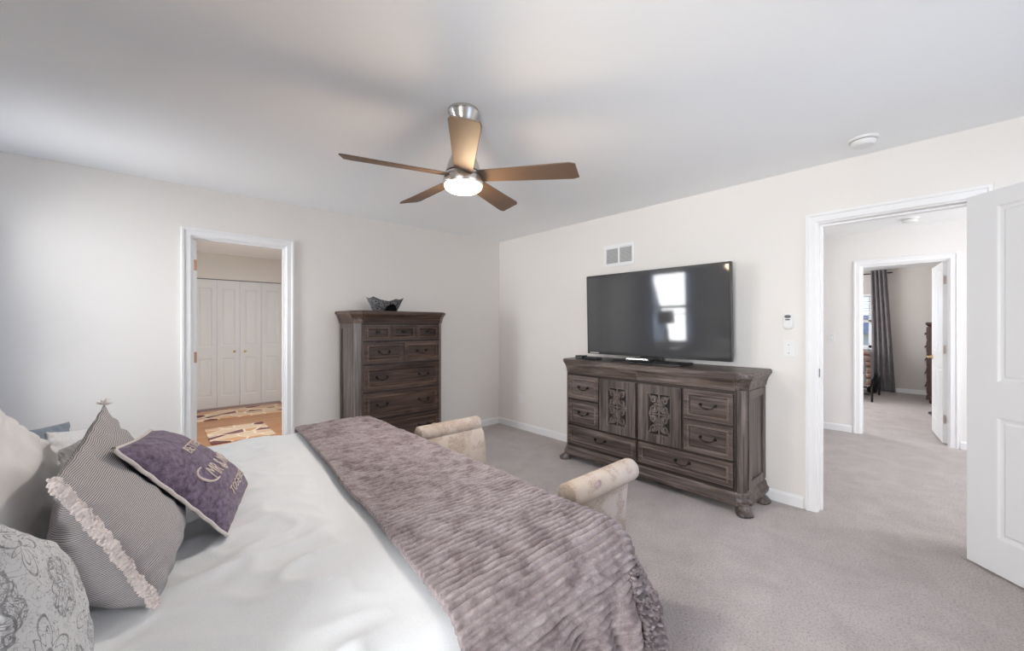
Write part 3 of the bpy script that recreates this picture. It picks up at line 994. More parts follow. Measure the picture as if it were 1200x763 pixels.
# ------------------------------------------------------------------ tall chest
chest = thing('tall_chest', 'tall dark weathered wood chest of drawers against the far white wall', 'chest of drawers', (-1.615, -0.020, 0), 0)
cx0, cx1, cdp = -0.470, 0.470, 0.405
cb = [(cx0, 0), (cx0, -cdp + 0.06), (cx0 + 0.06, -cdp), (cx1 - 0.06, -cdp), (cx1, -cdp + 0.06), (cx1, 0)]
B().stack(cb, [(0, 0.13), (0, 1.345)]).build('case', WV, chest)
B().stack(cb, [(0.024, 0.095), (0.024, 0.115), (0.014, 0.128), (0.012, 0.148), (0.002, 0.156)]).build('base_moulding', WH_SHADE, chest, bevel=0.002)
ccrown = [(0.002, 1.335), (0.012, 1.340), (0.014, 1.356), (0.017, 1.375), (0.026, 1.400), (0.038, 1.420), (0.042, 1.424), (0.042, 1.430)]
B().stack(cb, ccrown).build('crown_moulding', WH_SHADE, chest)
B().stack(cb, [(0.047, 1.430), (0.050, 1.434), (0.050, 1.446), (0.044, 1.454), (0.038, 1.456)]).build('top', WH_SHADE, chest, bevel=0.0015)
b = B()
xa, xb = cx0 + 0.066, cx1 - 0.066
b.loops([[(x, -cdp - o_ - 0.006, z) for o_, z in ccrown[1:-1]] + [(x, -cdp - ccrown[-2][0] + 0.03, ccrown[-2][1]), (x, -cdp - ccrown[1][0] + 0.02, ccrown[1][1])] for x in (xa, xb)])
b.build('crown_drawer_front', WH_SHADE, chest)
for sg in (-1, 1):
    ex = sg * 0.470
    c0, c1 = Vector((ex, -cdp + 0.06, 0)), Vector((ex - sg * 0.06, -cdp, 0))
    nrm = Vector((sg, -1, 0)).normalized()
    d = c1 - c0
    q = [c0 + d * 0.08, c0 + d * 0.08 + nrm * 0.008, c0 + d * 0.92 + nrm * 0.008, c0 + d * 0.92]
    b = B()
    b.loops([[(p.x, p.y, z) for p in q] for z in (0.150, 1.340)])
    b.build('corner_post', WV, chest, bevel=0.003)
    b = B()
    for y0_, y1_, za, zb in ((-0.340, -0.295, 0.16, 1.335), (-0.05, -0.004, 0.16, 1.335), (-0.295, -0.05, 0.16, 0.22), (-0.295, -0.05, 1.285, 1.335)):
        xx = sorted((ex, ex + sg * 0.010))
        b.box(xx[0], xx[1], y0_, y1_, za, zb)
    b.build('side_panel', WV, chest, bevel=0.002)
yf = -cdp - 0.021
fx0, fx1 = cx0 + 0.068, cx1 - 0.068
fw = fx1 - fx0
b = B()
for za, zb in ((1.322, 1.338), (1.158, 1.172), (0.936, 0.954), (0.676, 0.692), (0.416, 0.432), (0.154, 0.170)):
    b.box(fx0 - 0.006, fx1 + 0.006, -cdp - 0.010, -cdp + 0.003, za, zb)
b.build('face_frame', WD, chest, bevel=0.0015)
for k in range(3):
    drawer(chest, fx0 + fw * k / 3 + 0.003, fx0 + fw * (k + 1) / 3 - 0.003, 1.176, 1.318, yf, mat=WH_SHADE, knob=True, border=0.026)
for k in range(2):
    drawer(chest, fx0 + fw * k / 2 + 0.003, fx0 + fw * (k + 1) / 2 - 0.003, 0.958, 1.154, yf, mat=WH_SHADE, border=0.030)
for za, zb in ((0.696, 0.932), (0.436, 0.672), (0.174, 0.412)):
    drawer(chest, fx0 + 0.003, fx1 - 0.003, za, zb, yf, handles=2, mat=WH_SHADE, border=0.034)
for sx_ in (-1, 1):
    foot(chest, sx_ * 0.445, -cdp + 0.032, sx_, -1, 0.100)
    foot(chest, sx_ * 0.450, -0.085, sx_, -0.15, 0.100)

# black winged bowl on the chest
bowl = thing('bowl', 'black silver-speckled winged bowl on top of the tall chest', 'bowl', (-1.735, -0.27, 1.456), R(4))
b = B()
N = 24
outer, inner = [], []
def rim(u):     # u 0..1 round the square, four raised corners
    k = int(u * 4) % 4
    f = u * 4 - int(u * 4)
    cs = [(-0.165, -0.075), (0.165, -0.075), (0.165, 0.075), (-0.165, 0.075)]
    p, q = cs[k], cs[(k + 1) % 4]
    x = p[0] + (q[0] - p[0]) * f
    y = p[1] + (q[1] - p[1]) * f
    long_ = k % 2 == 0
    dip = (0.042 if long_ else 0.012) * math.sin(PI * f) ** 0.8
    if long_: y *= 1 + 0.35 * math.sin(PI * f)
    return x, y, 0.143 - dip
M4 = 48
prof = []
for lev, (s_, zf) in enumerate(((0.66, 0.0), (0.75, 0.28), (0.86, 0.60), (0.95, 0.86), (1.0, 1.0))):
    ring = []
    for i in range(M4):
        x, y, z = rim(i / M4)
        ring.append((x * s_ * (1.0 if lev else 1.0) + 0.0, y * (0.55 + 0.45 * zf), z * zf))
    prof.append(ring)
inn = []
for lev, (s_, zf) in enumerate(((0.975, 0.985), (0.91, 0.84), (0.82, 0.58), (0.71, 0.30), (0.60, 0.10))):
    ring = []
    for i in range(M4):
        x, y, z = rim(i / M4)
        ring.append((x * s_, y * (0.50 + 0.42 * zf), max(0.012, z * zf)))
    inn.append(ring)
b.loops(prof + inn)
b.build('bowl_body', SPECK, bowl, smooth=True, sharp=50)
b = B()                # smooth black arched medallion on the front wall
pts = []
ncol = 18
front, back = [], []
for i in range(ncol + 1):
    a = PI * i / ncol
    X_, Z_ = 0.066 * math.cos(a) + 0.030, 0.004 + 0.070 * math.sin(a)
    pts.append((X_, Z_))
def fy(x, z):
    return -(0.55 + 0.45 * min(1, z / 0.102)) * 0.075 * (1 + 0.35 * math.cos(x / 0.165 * PI / 2)) - 0.0035
rings = [[(x, fy(x, z), z) for x, z in pts], [(x, fy(x, z) + 0.010, z) for x, z in pts]]
b.loops(rings)
b.build('arched_medallion', GLOSSB, bowl)

# ------------------------------------------------------------------ television and boxes
TVW, TVH = 1.325, 0.765
tv = thing('television', 'large flat black television standing on the long dresser', 'television', (-0.222, -2.325, 0.988), R(-90 + 1.15))
tz = 0.050
b = B()
b.box(-TVW / 2, TVW / 2, -0.012, 0.028, tz, tz + TVH)
tb = b.build('bezel', BPLAST, tv, bevel=0.004)
b = B()
b.box(-TVW / 2 + 0.014, TVW / 2 - 0.014, -0.0145, -0.006, tz + 0.026, tz + TVH - 0.020)
ts = b.build('screen', SCREEN, tv)
b = B()
b.box(-0.42, 0.42, 0.028, 0.060, tz + 0.10, tz + 0.60)
bk = b.build('rear_housing', BPLAST, tv, bevel=0.012)
b = B()
b.stack([(-0.33, -0.155), (0.33, -0.155), (0.33, 0.10), (-0.33, 0.10)], [(0, 0.0), (0, 0.010), (-0.006, 0.016)])
b.loops([[(-0.30, -0.15, 0.016), (0.30, -0.15, 0.016), (0.30, -0.05, 0.016), (-0.30, -0.05, 0.016)], [(-0.28, -0.14, 0.020), (0.28, -0.14, 0.020), (0.28, -0.06, 0.022), (-0.28, -0.06, 0.022)]])
b.box(-0.10, 0.10, 0.0, 0.026, 0.010, tz + 0.12)
b.build('stand', BPLAST, tv, bevel=0.002)
for o in (tb, ts, bk):
    o.rotation_euler = (R(1.65), 0, 0)
b = B()
for k in range(9):
    b.box(-TVW / 2 + 0.035 + k * 0.011, -TVW / 2 + 0.035 + k * 0.011 + 0.006, -0.0150, -0.012, tz + 0.008, tz + 0.017)
b.build('bezel_lettering', WPLAST, tb)

def box_thing(name, label, cat, loc, w_, d_, h_, rz, mat=BPLAST, ext=None, group=None):
    t = thing(name, label, cat, loc, rz, group)
    b = B()
    b.box(-w_ / 2, w_ / 2, -d_ / 2, d_ / 2, 0.003, h_)
    b.build('casing', mat, t, bevel=0.003)
    for a in (-1, 1):
        for c in (-1, 1):
            B().lathe([(0.006, 0.0), (0.006, 0.004)], a * w_ * 0.4, c * d_ * 0.38, 10).build('rubber_foot', DGREY, t)
    if ext: ext(t, w_, d_, h_)
    return t
def front_strip(mat, z0=0.3, z1=0.7):
    def f(t, w_, d_, h_):
        B().box(-w_ * 0.46, w_ * 0.46, -d_ / 2 - 0.0015, -d_ / 2 + 0.002, h_ * z0, h_ * z1).build('front_panel', mat, t)
    return f
box_thing('streaming_box', 'small black box on the far left end of the dresser top', 'media box', (-0.315, -1.635, 0.988), 0.085, 0.085, 0.032, R(-88), ext=front_strip(DGREY))
box_thing('streaming_box', 'low black box beside the television left corner, second from the left end', 'media box', (-0.345, -1.80, 0.988), 0.13, 0.10, 0.026, R(-86), ext=front_strip(GLOSSB))
box_thing('disc_player', 'slim black and silver player in front of the television stand', 'media player', (-0.385, -2.31, 0.9995), 0.21, 0.09, 0.028, R(-84), ext=front_strip(NICKEL, 0.55, 0.98)).location.z = 1.0095
b = B()
pts = []
for i in range(60):
    t = i / 59
    pts.append((-0.405 - 0.015 * math.sin(t * 9), -1.90 - 0.16 * t, 0.992 + 0.028 * abs(math.sin(t * 7.5)) * (1 - t * 0.4)))
b.tube(pts, 0.0028, 7)
tag(b.build('power_cord', DGREY, smooth=True), 'thin dark cord looping on the dresser top between the media boxes', 'cord')

# ------------------------------------------------------------------ wall and ceiling fittings
vent = thing('wall_vent', 'white metal return air vent high on the wall above the television', 'vent', (0, -1.866, 1.9), R(-90))
b = B()
vw, vz0, vz1 = 0.175, 0.045, 0.205
b.panelled(-vw, vw, vz0 - 0.028, vz1 + 0.028, -0.010, 0.0, [(-vw + 0.028, -0.010), (0.010, vw - 0.028)], [(vz0, vz1)], [(0.002, 0.008)])
b.build('vent_frame', TRIM, vent)
for lo, hi in ((-vw + 0.029, -0.011), (0.011, vw - 0.029)):
    b = B()
    k = vz0 + 0.005
    while k < vz1 - 0.008:
        b.loops([[(x, -0.0085, k), (x, -0.0075, k - 0.0012), (x, -0.0022, k + 0.006), (x, -0.0030, k + 0.0075)] for x in (lo, hi)])
        k += 0.0105
    b.build('louvre_grille', plain('vent_louvre_grey', (0.42, 0.42, 0.41), 0.5), vent)

ctl = thing('wall_controller', 'white rounded remote control in a cradle with dark buttons, above the light switch', 'remote control', (0, -3.297, 1.345), R(-90))
b = B()
def rrect(hw, hh, r, n=6):
    out = []
    for cx_, cz_, a0 in ((hw - r, -hh + r, -PI / 2), (hw - r, hh - r, 0), (-hw + r, hh - r, PI / 2), (-hw + r, -hh + r, PI)):
        for i in range(n + 1):
            a = a0 + PI / 2 * i / n
            out.append((cx_ + r * math.cos(a), cz_ + r * math.sin(a)))
    return out
b.loops([[(x, -d, z) for x, z in rrect(0.032 * k, 0.058 * k + (0.0), 0.026 * k)] for k, d in ((1.0, 0), (1.0, 0.010), (0.93, 0.020), (0.80, 0.025))])
b.build('body', WPLAST, ctl, smooth=True)
b = B()
b.loops([[(x * 0.75, -d, z * 0.5 + 0.036) for x, z in rrect(0.026, 0.022, 0.018)] for d in (0.018, 0.0262)])
b.build('button', DGREY, ctl)
b = B()
b.loops([[(x * 0.62, -d, z * 0.22 + 0.014) for x, z in rrect(0.026, 0.022, 0.018)] for d in (0.018, 0.0258)])
b.build('button', DGREY, ctl)

def switch(name, label, cat, loc, rz, group=None, toggle=True):
    t = thing(name, label, cat, loc, rz, group)
    B().box(-0.036, 0.036, -0.006, 0.0, -0.058, 0.058).build('cover_plate', WPLAST, t, bevel=0.003)
    if toggle:
        b = B()
        b.loops([[(-0.005, -0.006, z0), (0.005, -0.006, z0), (0.005, -d, z1), (-0.005, -d, z1)] for z0, d, z1 in ((-0.010, 0.007, -0.006), (0.004, 0.018, 0.010))])
        b.box(-0.004, 0.004, -0.016, -0.005, -0.006, 0.008)
        b.build('toggle', WPLAST, t)
        for z in (-0.03, 0.03):
            B().box(-0.003, 0.003, -0.0072, -0.005, z - 0.003, z + 0.003).build('screw', DGREY, t)
    else:
        for z in (-0.02, 0.02):
            s_ = B().box(-0.016, 0.016, -0.0085, -0.005, z - 0.014, z + 0.014).build('socket', WPLAST, t, bevel=0.002)
            bb = B()
            for x in (-0.006, 0.006):
                bb.box(x - 0.001, x + 0.001, -0.0090, -0.008, z - 0.004, z + 0.006)
            bb.build('slots', DGREY, s_)
    return t
switch('light_switch', 'white toggle light switch on the bedroom wall beside the doorway', 'light switch', (0, -3.300, 1.143), R(-90))
switch('light_switch', 'white toggle light switch on the hall wall seen through the doorway', 'light switch', (HX, -3.085, 1.165), R(-90))
switch('wall_outlet', 'white power outlet low on the wall near the room corner', 'outlet', (0, -0.425, 0.386), R(-90), toggle=False)

def smoke(label, loc):
    t = thing('smoke_detector', label, 'smoke detector', loc)
    B().lathe([(0.072, 0.0), (0.072, -0.010), (0.066, -0.014)], seg=40).build('base_ring', WPLAST, t, smooth=True)
    B().lathe([(0.060, -0.012), (0.061, -0.018), (0.060, -0.034), (0.050, -0.044), (0.020, -0.048), (0.002, -0.048)], seg=40).build('cover', WPLAST, t, smooth=True)
    B().lathe([(0.0605, -0.0135), (0.0625, -0.015), (0.0605, -0.0175)], seg=40, cap0=False, cap1=False).build('dark_seam', DGREY, t)
    return t
smoke('round white smoke detector on the bedroom ceiling above the doorway', (-0.300, -3.745, H))
smoke('round white smoke detector on the hall ceiling beyond the doorway', (2.42, -3.808, H))

# ------------------------------------------------------------------ ceiling fan
FX, FY = -2.266, -2.387
fan = thing('ceiling_fan', 'brushed nickel five-blade ceiling fan with a lit round lamp', 'ceiling fan', (FX, FY, H))
B().lathe([(0.080, 0), (0.080, -0.012), (0.074, -0.020), (0.060, -0.052), (0.042, -0.078), (0.034, -0.086), (0.014, -0.088)], seg=48).build('canopy', NICKEL, fan, smooth=True)
B().lathe([(0.0125, -0.08), (0.0125, -0.235)], seg=20).build('downrod', NICKEL, fan, smooth=True)
B().lathe([(0.016, -0.185), (0.030, -0.190), (0.040, -0.200), (0.062, -0.238), (0.082, -0.285), (0.090, -0.318), (0.090, -0.326)], seg=48).build('motor_housing', NICKEL, fan, smooth=True)
B().lathe([(0.086, -0.322), (0.092, -0.326), (0.086, -0.331)], seg=48).build('housing_seam', IRON, fan)
B().lathe([(0.088, -0.330), (0.096, -0.334), (0.096, -0.346), (0.088, -0.352)], seg=48).build('blade_hub', NICKEL, fan, smooth=True)
B().lathe([(0.092, -0.350), (0.101, -0.354), (0.104, -0.362), (0.104, -0.386), (0.101, -0.392), (0.094, -0.392)], seg=48).build('light_ring', NICKEL, fan, smooth=True)
B().lathe([(0.098, -0.388), (0.099, -0.398), (0.094, -0.408), (0.080, -0.418), (0.055, -0.426), (0.025, -0.429), (0.003, -0.430)], seg=48, cap0=False).build('lamp_diffuser', LAMPGLOW, fan, smooth=True)
pl = bpy.data.lights.new('fan_lamp', 'POINT')
pl.energy = 4.2
pl.color = (1.0, 0.74, 0.46)
pl.shadow_soft_size = 0.06
po = bpy.data.objects.new('fan_lamp', pl)
COL.objects.link(po)
po.location = (FX, FY, H - 0.50)
dl = bpy.data.lights.new('fan_downlight', 'AREA')
dl.shape = 'DISK'
dl.size = 0.16
dl.energy = 7.2
dl.color = (1.0, 0.965, 0.92)
do_ = bpy.data.objects.new('fan_downlight', dl)
COL.objects.link(do_)
do_.location = (FX, FY, H - 0.433)
BA = [163.4, 235.5, 309.5, 23.5, 90.5]
for k, a in enumerate(BA):
    b = B()
    n = 16
    rings = []
    for i in range(n + 1):
        t = i / n
        r_ = 0.085 + 0.505 * t
        hw = 0.048 + 0.021 * t
        rr = []
        for s_ in (-1, 1):
            e = max(0.0, (t - 0.93) / 0.07)
            rr.append((r_ + 0.012 * s_ * t, s_ * (hw - 0.012 * e * e)))
        rings.append([(rr[0][0], rr[0][1], -0.0035), (rr[1][0], rr[1][1], -0.0035), (rr[1][0], rr[1][1], 0.0035), (rr[0][0], rr[0][1], 0.0035)])
    b.loops(rings)
    b.xform(Matrix.Translation((0, 0, -0.345)) @ Matrix.Rotation(R(a), 4, 'Z') @ Matrix.Rotation(R(-14), 4, 'X'))
    bl = b.build('blade', BLADE, fan, bevel=0.003)
    b = B()
    b.box(0.075, 0.150, -0.020, 0.020, 0.0035, 0.0075)
    b.box(0.060, 0.090, -0.016, 0.016, -0.003, 0.0075)
    b.xform(Matrix.Translation((0, 0, -0.345)) @ Matrix.Rotation(R(a), 4, 'Z') @ Matrix.Rotation(R(-14), 4, 'X'))
    b.build('blade_bracket', NICKEL, bl)

# ------------------------------------------------------------------ bed
BX0, BX1, BY0, BY1 = -4.44, -2.38, -3.41, -1.47
TOPZ = 0.688
bed = thing('bed', 'wide king bed covered in white with a mauve throw at its foot', 'bed', ((BX0 + BX1) / 2, (BY0 + BY1) / 2, 0))
hx, hy = (BX1 - BX0) / 2, (BY1 - BY0) / 2
def rounded(hx_, hy_, r, n=8):
    return rrect(hx_, hy_, r, n)
b = B()
mp_ = rounded(hx - 0.03, hy - 0.05, 0.06)
b.stack(mp_, [(-0.02, 0.36), (0, 0.38), (0, 0.625), (-0.02, 0.645)])
b.build('mattress', SHEET, bed, smooth=True)
b = B()
b.box(-hx, hx - 0.04, -hy + 0.06, hy - 0.06, 0.14, 0.36)
b.build('bed_frame', WH, bed, bevel=0.01)
for ax in (-1, 1):
    for ay in (-1, 1):
        b = B()
        b.lathe([(0.025, 0), (0.030, 0.02), (0.035, 0.14)], ax * (hx - 0.15), ay * (hy - 0.15), 16)
        b.build('leg', WV, bed, smooth=True)
b = B()
b.box(-hx - 0.07, -hx, -hy, hy, 0.0, 1.05)
b.box(-hx - 0.09, -hx + 0.01, -hy - 0.03, hy + 0.03, 1.05, 1.11)
b.build('headboard', WV, bed, bevel=0.008)

def fbm(x, y, z=0.0, o=3):
    s_, a = 0.0, 1.0
    for k in range(o):
        s_ += a * noise.noise(Vector((x, y, z)))
        x, y, z, a = x * 2.1, y * 2.1, z + 7.3, a * 0.5
    return s_

def topbump(x, y):
    return 0.010 * fbm(x * 1.6, y * 1.6, 2.0, 2)

def drape(px, py, rx0, rx1, ry0, ry1, rad, top, folds=0.0, lam=0.11, head_open=True, flare=0.10, seed=0.0, cflare=0.0, ramp_=0.25):
    """flat cloth point -> world, wrapped over a rounded box; returns (point, side fraction)"""
    ix0, ix1, iy0, iy1 = rx0 + rad, rx1 - rad, ry0 + rad, ry1 - rad
    cx = min(max(px, -99 if head_open else ix0), ix1)
    cy = min(max(py, iy0), iy1)
    dx, dy = px - cx, py - cy
    d = math.hypot(dx, dy)
    if d < 1e-7:
        return Vector((px, py, top + topbump(px, py))), 0.0
    nx, ny = dx / d, dy / d
    q = rad * PI / 2
    if d < q:
        h, v = rad * math.sin(d / rad), rad * (1 - math.cos(d / rad))
        f = 0.0
    else:
        e = d - q
        f = min(1.0, e / ramp_)
        ca = abs(math.sin(2 * math.atan2(ny, nx)))
        h, v = rad + (flare + cflare * ca) * e, rad + e * (1 - 0.3 * cflare * ca)
    ang = math.atan2(ny, nx)
    s_ = cx * abs(ny) + cy * abs(nx) + ang * 0.22
    amp = folds * f
    corner = 1.0 + 0.25 * abs(math.sin(2 * ang))
    wv = math.sin(2 * PI * s_ / lam + 2.0 * noise.noise(Vector((s_ * 3, seed, 0)))) + 0.5 * math.sin(2 * PI * s_ / (lam * 2.3) + 1.0)
    h += amp * corner * (wv + 1.5)
    return Vector((cx + nx * h, cy + ny * h, top + topbump(cx, cy) * (1 - f) - v)), f

def grid_mesh(name, mat, nx, ny, fn, thick=0.0, parent=None, uv=False, smooth=True):
    me = bpy.data.meshes.new(name)
    vs = [fn(i / nx, j / ny) for j in range(ny + 1) for i in range(nx + 1)]
    fs = [(j * (nx + 1) + i, j * (nx + 1) + i + 1, (j + 1) * (nx + 1) + i + 1, (j + 1) * (nx + 1) + i) for j in range(ny) for i in range(nx)]
    me.from_pydata([tuple(v) for v in vs], [], fs)
    me.materials.append(mat)
    for p in me.polygons: p.use_smooth = smooth
    me.update()
    o = bpy.data.objects.new(name, me)
    COL.objects.link(o)
    if parent: o.parent = parent
    if thick:
        md = o.modifiers.new('thickness', 'SOLIDIFY')
        md.thickness = thick
        md.offset = -1
    return o

def comforter(u, v):
    px = -4.36 + (2.46 + 0.0) * u
    py = (BY0 - 0.36) + (BY1 - BY0 + 0.72) * v
    p, f = drape(px, py, BX0, BX1 + 0.015, BY0 - 0.035, BY1 + 0.025, 0.10, TOPZ, 0.004, 0.33, flare=0.04, cflare=0.10)
    wr = fbm(px * 3.2 + 1.2 * noise.noise(Vector((px * 2, py * 2, 3))), py * 4.5, 5.0, 3)
    ridge = (1 - abs(noise.noise(Vector((px * 2.6 + py * 2.2, py * 5.5 - px * 2.0, 9.0))))) ** 6
    rid2 = (1 - abs(noise.noise(Vector((px * 6.0 - py * 3.0, py * 7.0 + px * 3.0, 4.0))))) ** 5
    fin = noise.noise(Vector((px * 15 + 4 * noise.noise(Vector((px * 3, py * 3, 1))), py * 19, 6.0)))
    amp = 0.007 * wr + 0.013 * ridge + 0.008 * rid2 + 0.0022 * fin
    edge_x = -3.075 + 0.165 * min(max((py - BY0) / (BY1 - BY0), 0), 1)
    if px > edge_x - 0.10: amp *= max(0.12, 1 - (px - edge_x + 0.10) * 9)
    p.z += amp
    return p
cf = grid_mesh('comforter', SHEET, 230, 250, comforter, 0.012)
tag(cf, 'smooth white comforter spread over the whole bed', 'comforter')

RIB = 0.0205
def throw(u, v):
    py = (BY0 - 0.50) + (BY1 - BY0 + 0.50 + 0.34) * v
    # left edge of the throw runs a little askew
    k = (py - BY0) / (BY1 - BY0)
    le = -3.005 + 0.165 * min(max(k, -0.1), 1.1) + 0.010 * noise.noise(Vector((py * 3, 0, 0)))
    re = BX1 + 0.28
    px = le + (re - le) * u
    p, f = drape(px, py, BX0, BX1 + 0.034, BY0 - 0.058, BY1 + 0.048, 0.105, TOPZ + 0.023, 0.019, 0.125, flare=0.07, seed=3.0, cflare=0.06, ramp_=0.12)
    # ribs run along x in the cloth
    q, g = drape(px + 0.002, py, BX0, BX1 + 0.034, BY0 - 0.058, BY1 + 0.048, 0.105, TOPZ + 0.023, 0.019, 0.125, flare=0.07, seed=3.0, cflare=0.06, ramp_=0.12)
    r_, g = drape(px, py + 0.002, BX0, BX1 + 0.034, BY0 - 0.058, BY1 + 0.048, 0.105, TOPZ + 0.023, 0.019, 0.125, flare=0.07, seed=3.0, cflare=0.06, ramp_=0.12)
    nrm = (q - p).cross(r_ - p)
    if nrm.length > 1e-12: nrm.normalize()
    wob = 0.006 * noise.noise(Vector((px * 5, py * 2, 1.0)))
    yy = (py + wob) / RIB
    idx = math.floor(yy)
    rb = abs(math.sin(PI * yy)) ** 0.85
    ch = noise.noise(Vector((px * 26.0, idx * 3.7, 0.0)))
    cr = noise.noise(Vector((px * 13.0, py * 2.2, 8.0)))
    hgt = 0.0165 * rb * (0.80 + 0.36 * ch) - 0.007 * max(0.0, cr - 0.10)
    return p + nrm * hgt + Vector((0, 0, 0.004 * fbm(px * 5, py * 3, 1.0, 2)))
th = grid_mesh('throw_blanket', PLUSH, 170, 1130, throw, 0.010)
tag(th, 'mauve ribbed plush throw blanket laid across the foot of the bed', 'throw blanket')

# ------------------------------------------------------------------ pillows
def pillow_fn(c, tf, tb, pinch=0.06, sag=0.0, seed=0.0, wr=0.006, power=2.6):
    """c = (bottom-near, bottom-far, top-far, top-near); front normal looks out of u x v"""
    bn, bf, tff, tn = [Vector(p) for p in c]
    nrm = ((bf - bn) + (tff - tn)).cross((tn - bn) + (tff - bf)).normalized()
    def pt(u, v, side):
        a, d = 2 * u - 1, 2 * v - 1
        pu = 0.5 + 0.5 * a * (1 - pinch * (1 - abs(d) ** 2) * 1.0)
        pv = 0.5 + 0.5 * d * (1 - pinch * (1 - abs(a) ** 2) * 1.0)
        base = (bn * (1 - pu) + bf * pu) * (1 - pv) + (tn * (1 - pu) + tff * pu) * pv
        e = max(0.0, (1 - abs(a) ** power) * (1 - abs(d) ** power))
        h = e ** 0.55
        th_ = tf if side > 0 else tb
        # heavier towards the bottom
        h *= 1 + sag * (-d) * 0.5
        w_ = wr * fbm(u * 5 + seed, v * 5, seed, 3) * min(1, e * 3)
        edge = min(1 - abs(a), 1 - abs(d))
        cr = 0.6 * wr * math.sin((u if abs(d) > abs(a) else v) * 46 + seed * 3 + 3 * noise.noise(Vector((u * 6, v * 6, seed)))) * math.exp(-((edge - 0.10) / 0.09) ** 2)
        return base + nrm * (side * (th_ * h + cr) + w_)
    return pt, nrm

def pillow(name, mat, c, tf, tb, n=44, parent=None, label=None, cat='pillow', group=None, **kw):
    pt, nrm = pillow_fn(c, tf, tb, **kw)
    me = bpy.data.meshes.new(name)
    vs, uvs, fs = [], [], []
    idx = {}
    for side in (1, -1):
        for j in range(n + 1):
            for i in range(n + 1):
                edge = i in (0, n) or j in (0, n)
                if side < 0 and edge:
                    idx[(side, i, j)] = idx[(1, i, j)]
                    continue
                # finer near the seam
                u = 0.5 - 0.5 * math.cos(PI * (0.12 + 0.76 * i / n)) / math.cos(PI * 0.12)
                v = 0.5 - 0.5 * math.cos(PI * (0.12 + 0.76 * j / n)) / math.cos(PI * 0.12)
                idx[(side, i, j)] = len(vs)
                vs.append(tuple(pt(u, v, side)))
                uvs.append((u, v))
    L_ = [0.0] * (n + 1)
    K_ = [0.0] * (n + 1)
    for a in range(1, n + 1):
        L_[a] = L_[a - 1] + sum((Vector(vs[idx[(1, i, a)]]) - Vector(vs[idx[(1, i, a - 1)]])).length for i in range(3, n - 2))
        K_[a] = K_[a - 1] + sum((Vector(vs[idx[(1, a, i)]]) - Vector(vs[idx[(1, a - 1, i)]])).length for i in range(3, n - 2))
    for (sd, i, j), q in idx.items():
        uvs[q] = (K_[i] / K_[n], L_[j] / L_[n])
    for side in (1, -1):
        for j in range(n):
            for i in range(n):
                q = [idx[(side, i, j)], idx[(side, i + 1, j)], idx[(side, i + 1, j + 1)], idx[(side, i, j + 1)]]
                if side < 0: q.reverse()
                fs.append(q)
    me.from_pydata(vs, [], fs)
    ul = me.uv_layers.new(name='map')
    for lp in me.loops:
        ul.data[lp.index].uv = uvs[lp.vertex_index]
    me.materials.append(mat)
    for p in me.polygons: p.use_smooth = True
    o = bpy.data.objects.new(name, me)
    COL.objects.link(o)
    if parent: o.parent = parent
    if label: tag(o, label, cat, group)
    return o, pt, nrm

def dent(a, b, gap=0.008, rounds=3):
    """press pillow a in where pillow b touches it"""
    from mathutils.bvhtree import BVHTree
    bv = BVHTree.FromPolygons([v.co.copy() for v in b.data.vertices], [tuple(p.vertices) for p in b.data.polygons])
    dr = Vector((0.31, 0.22, 0.92)).normalized()
    for k in range(rounds):
        for v in a.data.vertices:
            loc, nn, i_, d = bv.find_nearest(v.co, 0.25)
            if loc is None: continue
            n_hit, o_ = 0, v.co.copy()
            while n_hit < 12:
                h_ = bv.ray_cast(o_, dr)
                if h_[0] is None: break
                n_hit += 1
                o_ = h_[0] + dr * 1e-5
            if n_hit % 2 == 1:
                v.co = loc + nn * gap
            elif d < gap:
                v.co = loc + (v.co - loc).normalized() * gap

def edge_path(pt, edges, n=60):
    out = []
    for e in edges:
        for i in range(n):
            t = i / n
            u, v = {'near': (0, 1 - t), 'bottom': (t, 0), 'far': (1, t), 'top': (1 - t, 1)}[e]
            out.append(pt(u, v, 1))
    return out

C = CAMP
def rel(x, y, z):
    return (C.x + x, C.y + y, C.z + z)

# grey pinstripe pillow with a ruffle seam
P3 = [rel(0.004, 1.153, -0.606), rel(0.050, 1.66, -0.582), rel(-0.105, 1.62, -0.225), rel(-0.135, 1.095, -0.285)]
o3, pt3, n3 = pillow('pillow', STRIPE, P3, 0.058, 0.130, label='grey pinstriped pillow with frayed cream ruffle seam, behind the purple pillow', seed=1.7, wr=0.007, pinch=0.05, sag=1.3)
b = B()
path = edge_path(pt3, ['near'], 160)
rnd = random.Random(3)
pts, rad = [], []
for i, p in enumerate(path):
    a = i * 1.55
    off = Vector((math.cos(a), math.sin(a) * 0.8, math.sin(a + 1.0))) * 0.004
    pts.append(Vector(p) + off)
    rad.append(0.0050 + 0.0050 * rnd.random())
b.tube(pts, rad, 7)
for i in range(0, 160, 1):
    p = Vector(path[i])
    for k in range(3):
        d = Vector((rnd.uniform(-1, 1), rnd.uniform(-1, 1), rnd.uniform(-1, 1))).normalized()
        b.tube([p, p + d * 0.007, p + d * 0.0115 + Vector((0, 0, rnd.uniform(-0.003, 0.003)))], [0.003, 0.0042, 0.0030], 6, flat=0.6)
b.build('ruffle_trim', RUFFLE, o3, smooth=True)
b = B()
tc_ = Vector(pt3(1, 1, 1))
for k in range(14):
    d = Vector((rnd.uniform(-1, 1), rnd.uniform(-1, 1), rnd.uniform(0.0, 1))).normalized()
    b.tube([tc_, tc_ + d * 0.010, tc_ + d * 0.018], [0.003, 0.0025, 0.001], 5)
b.build('corner_tassel', RUFFLE, o3)

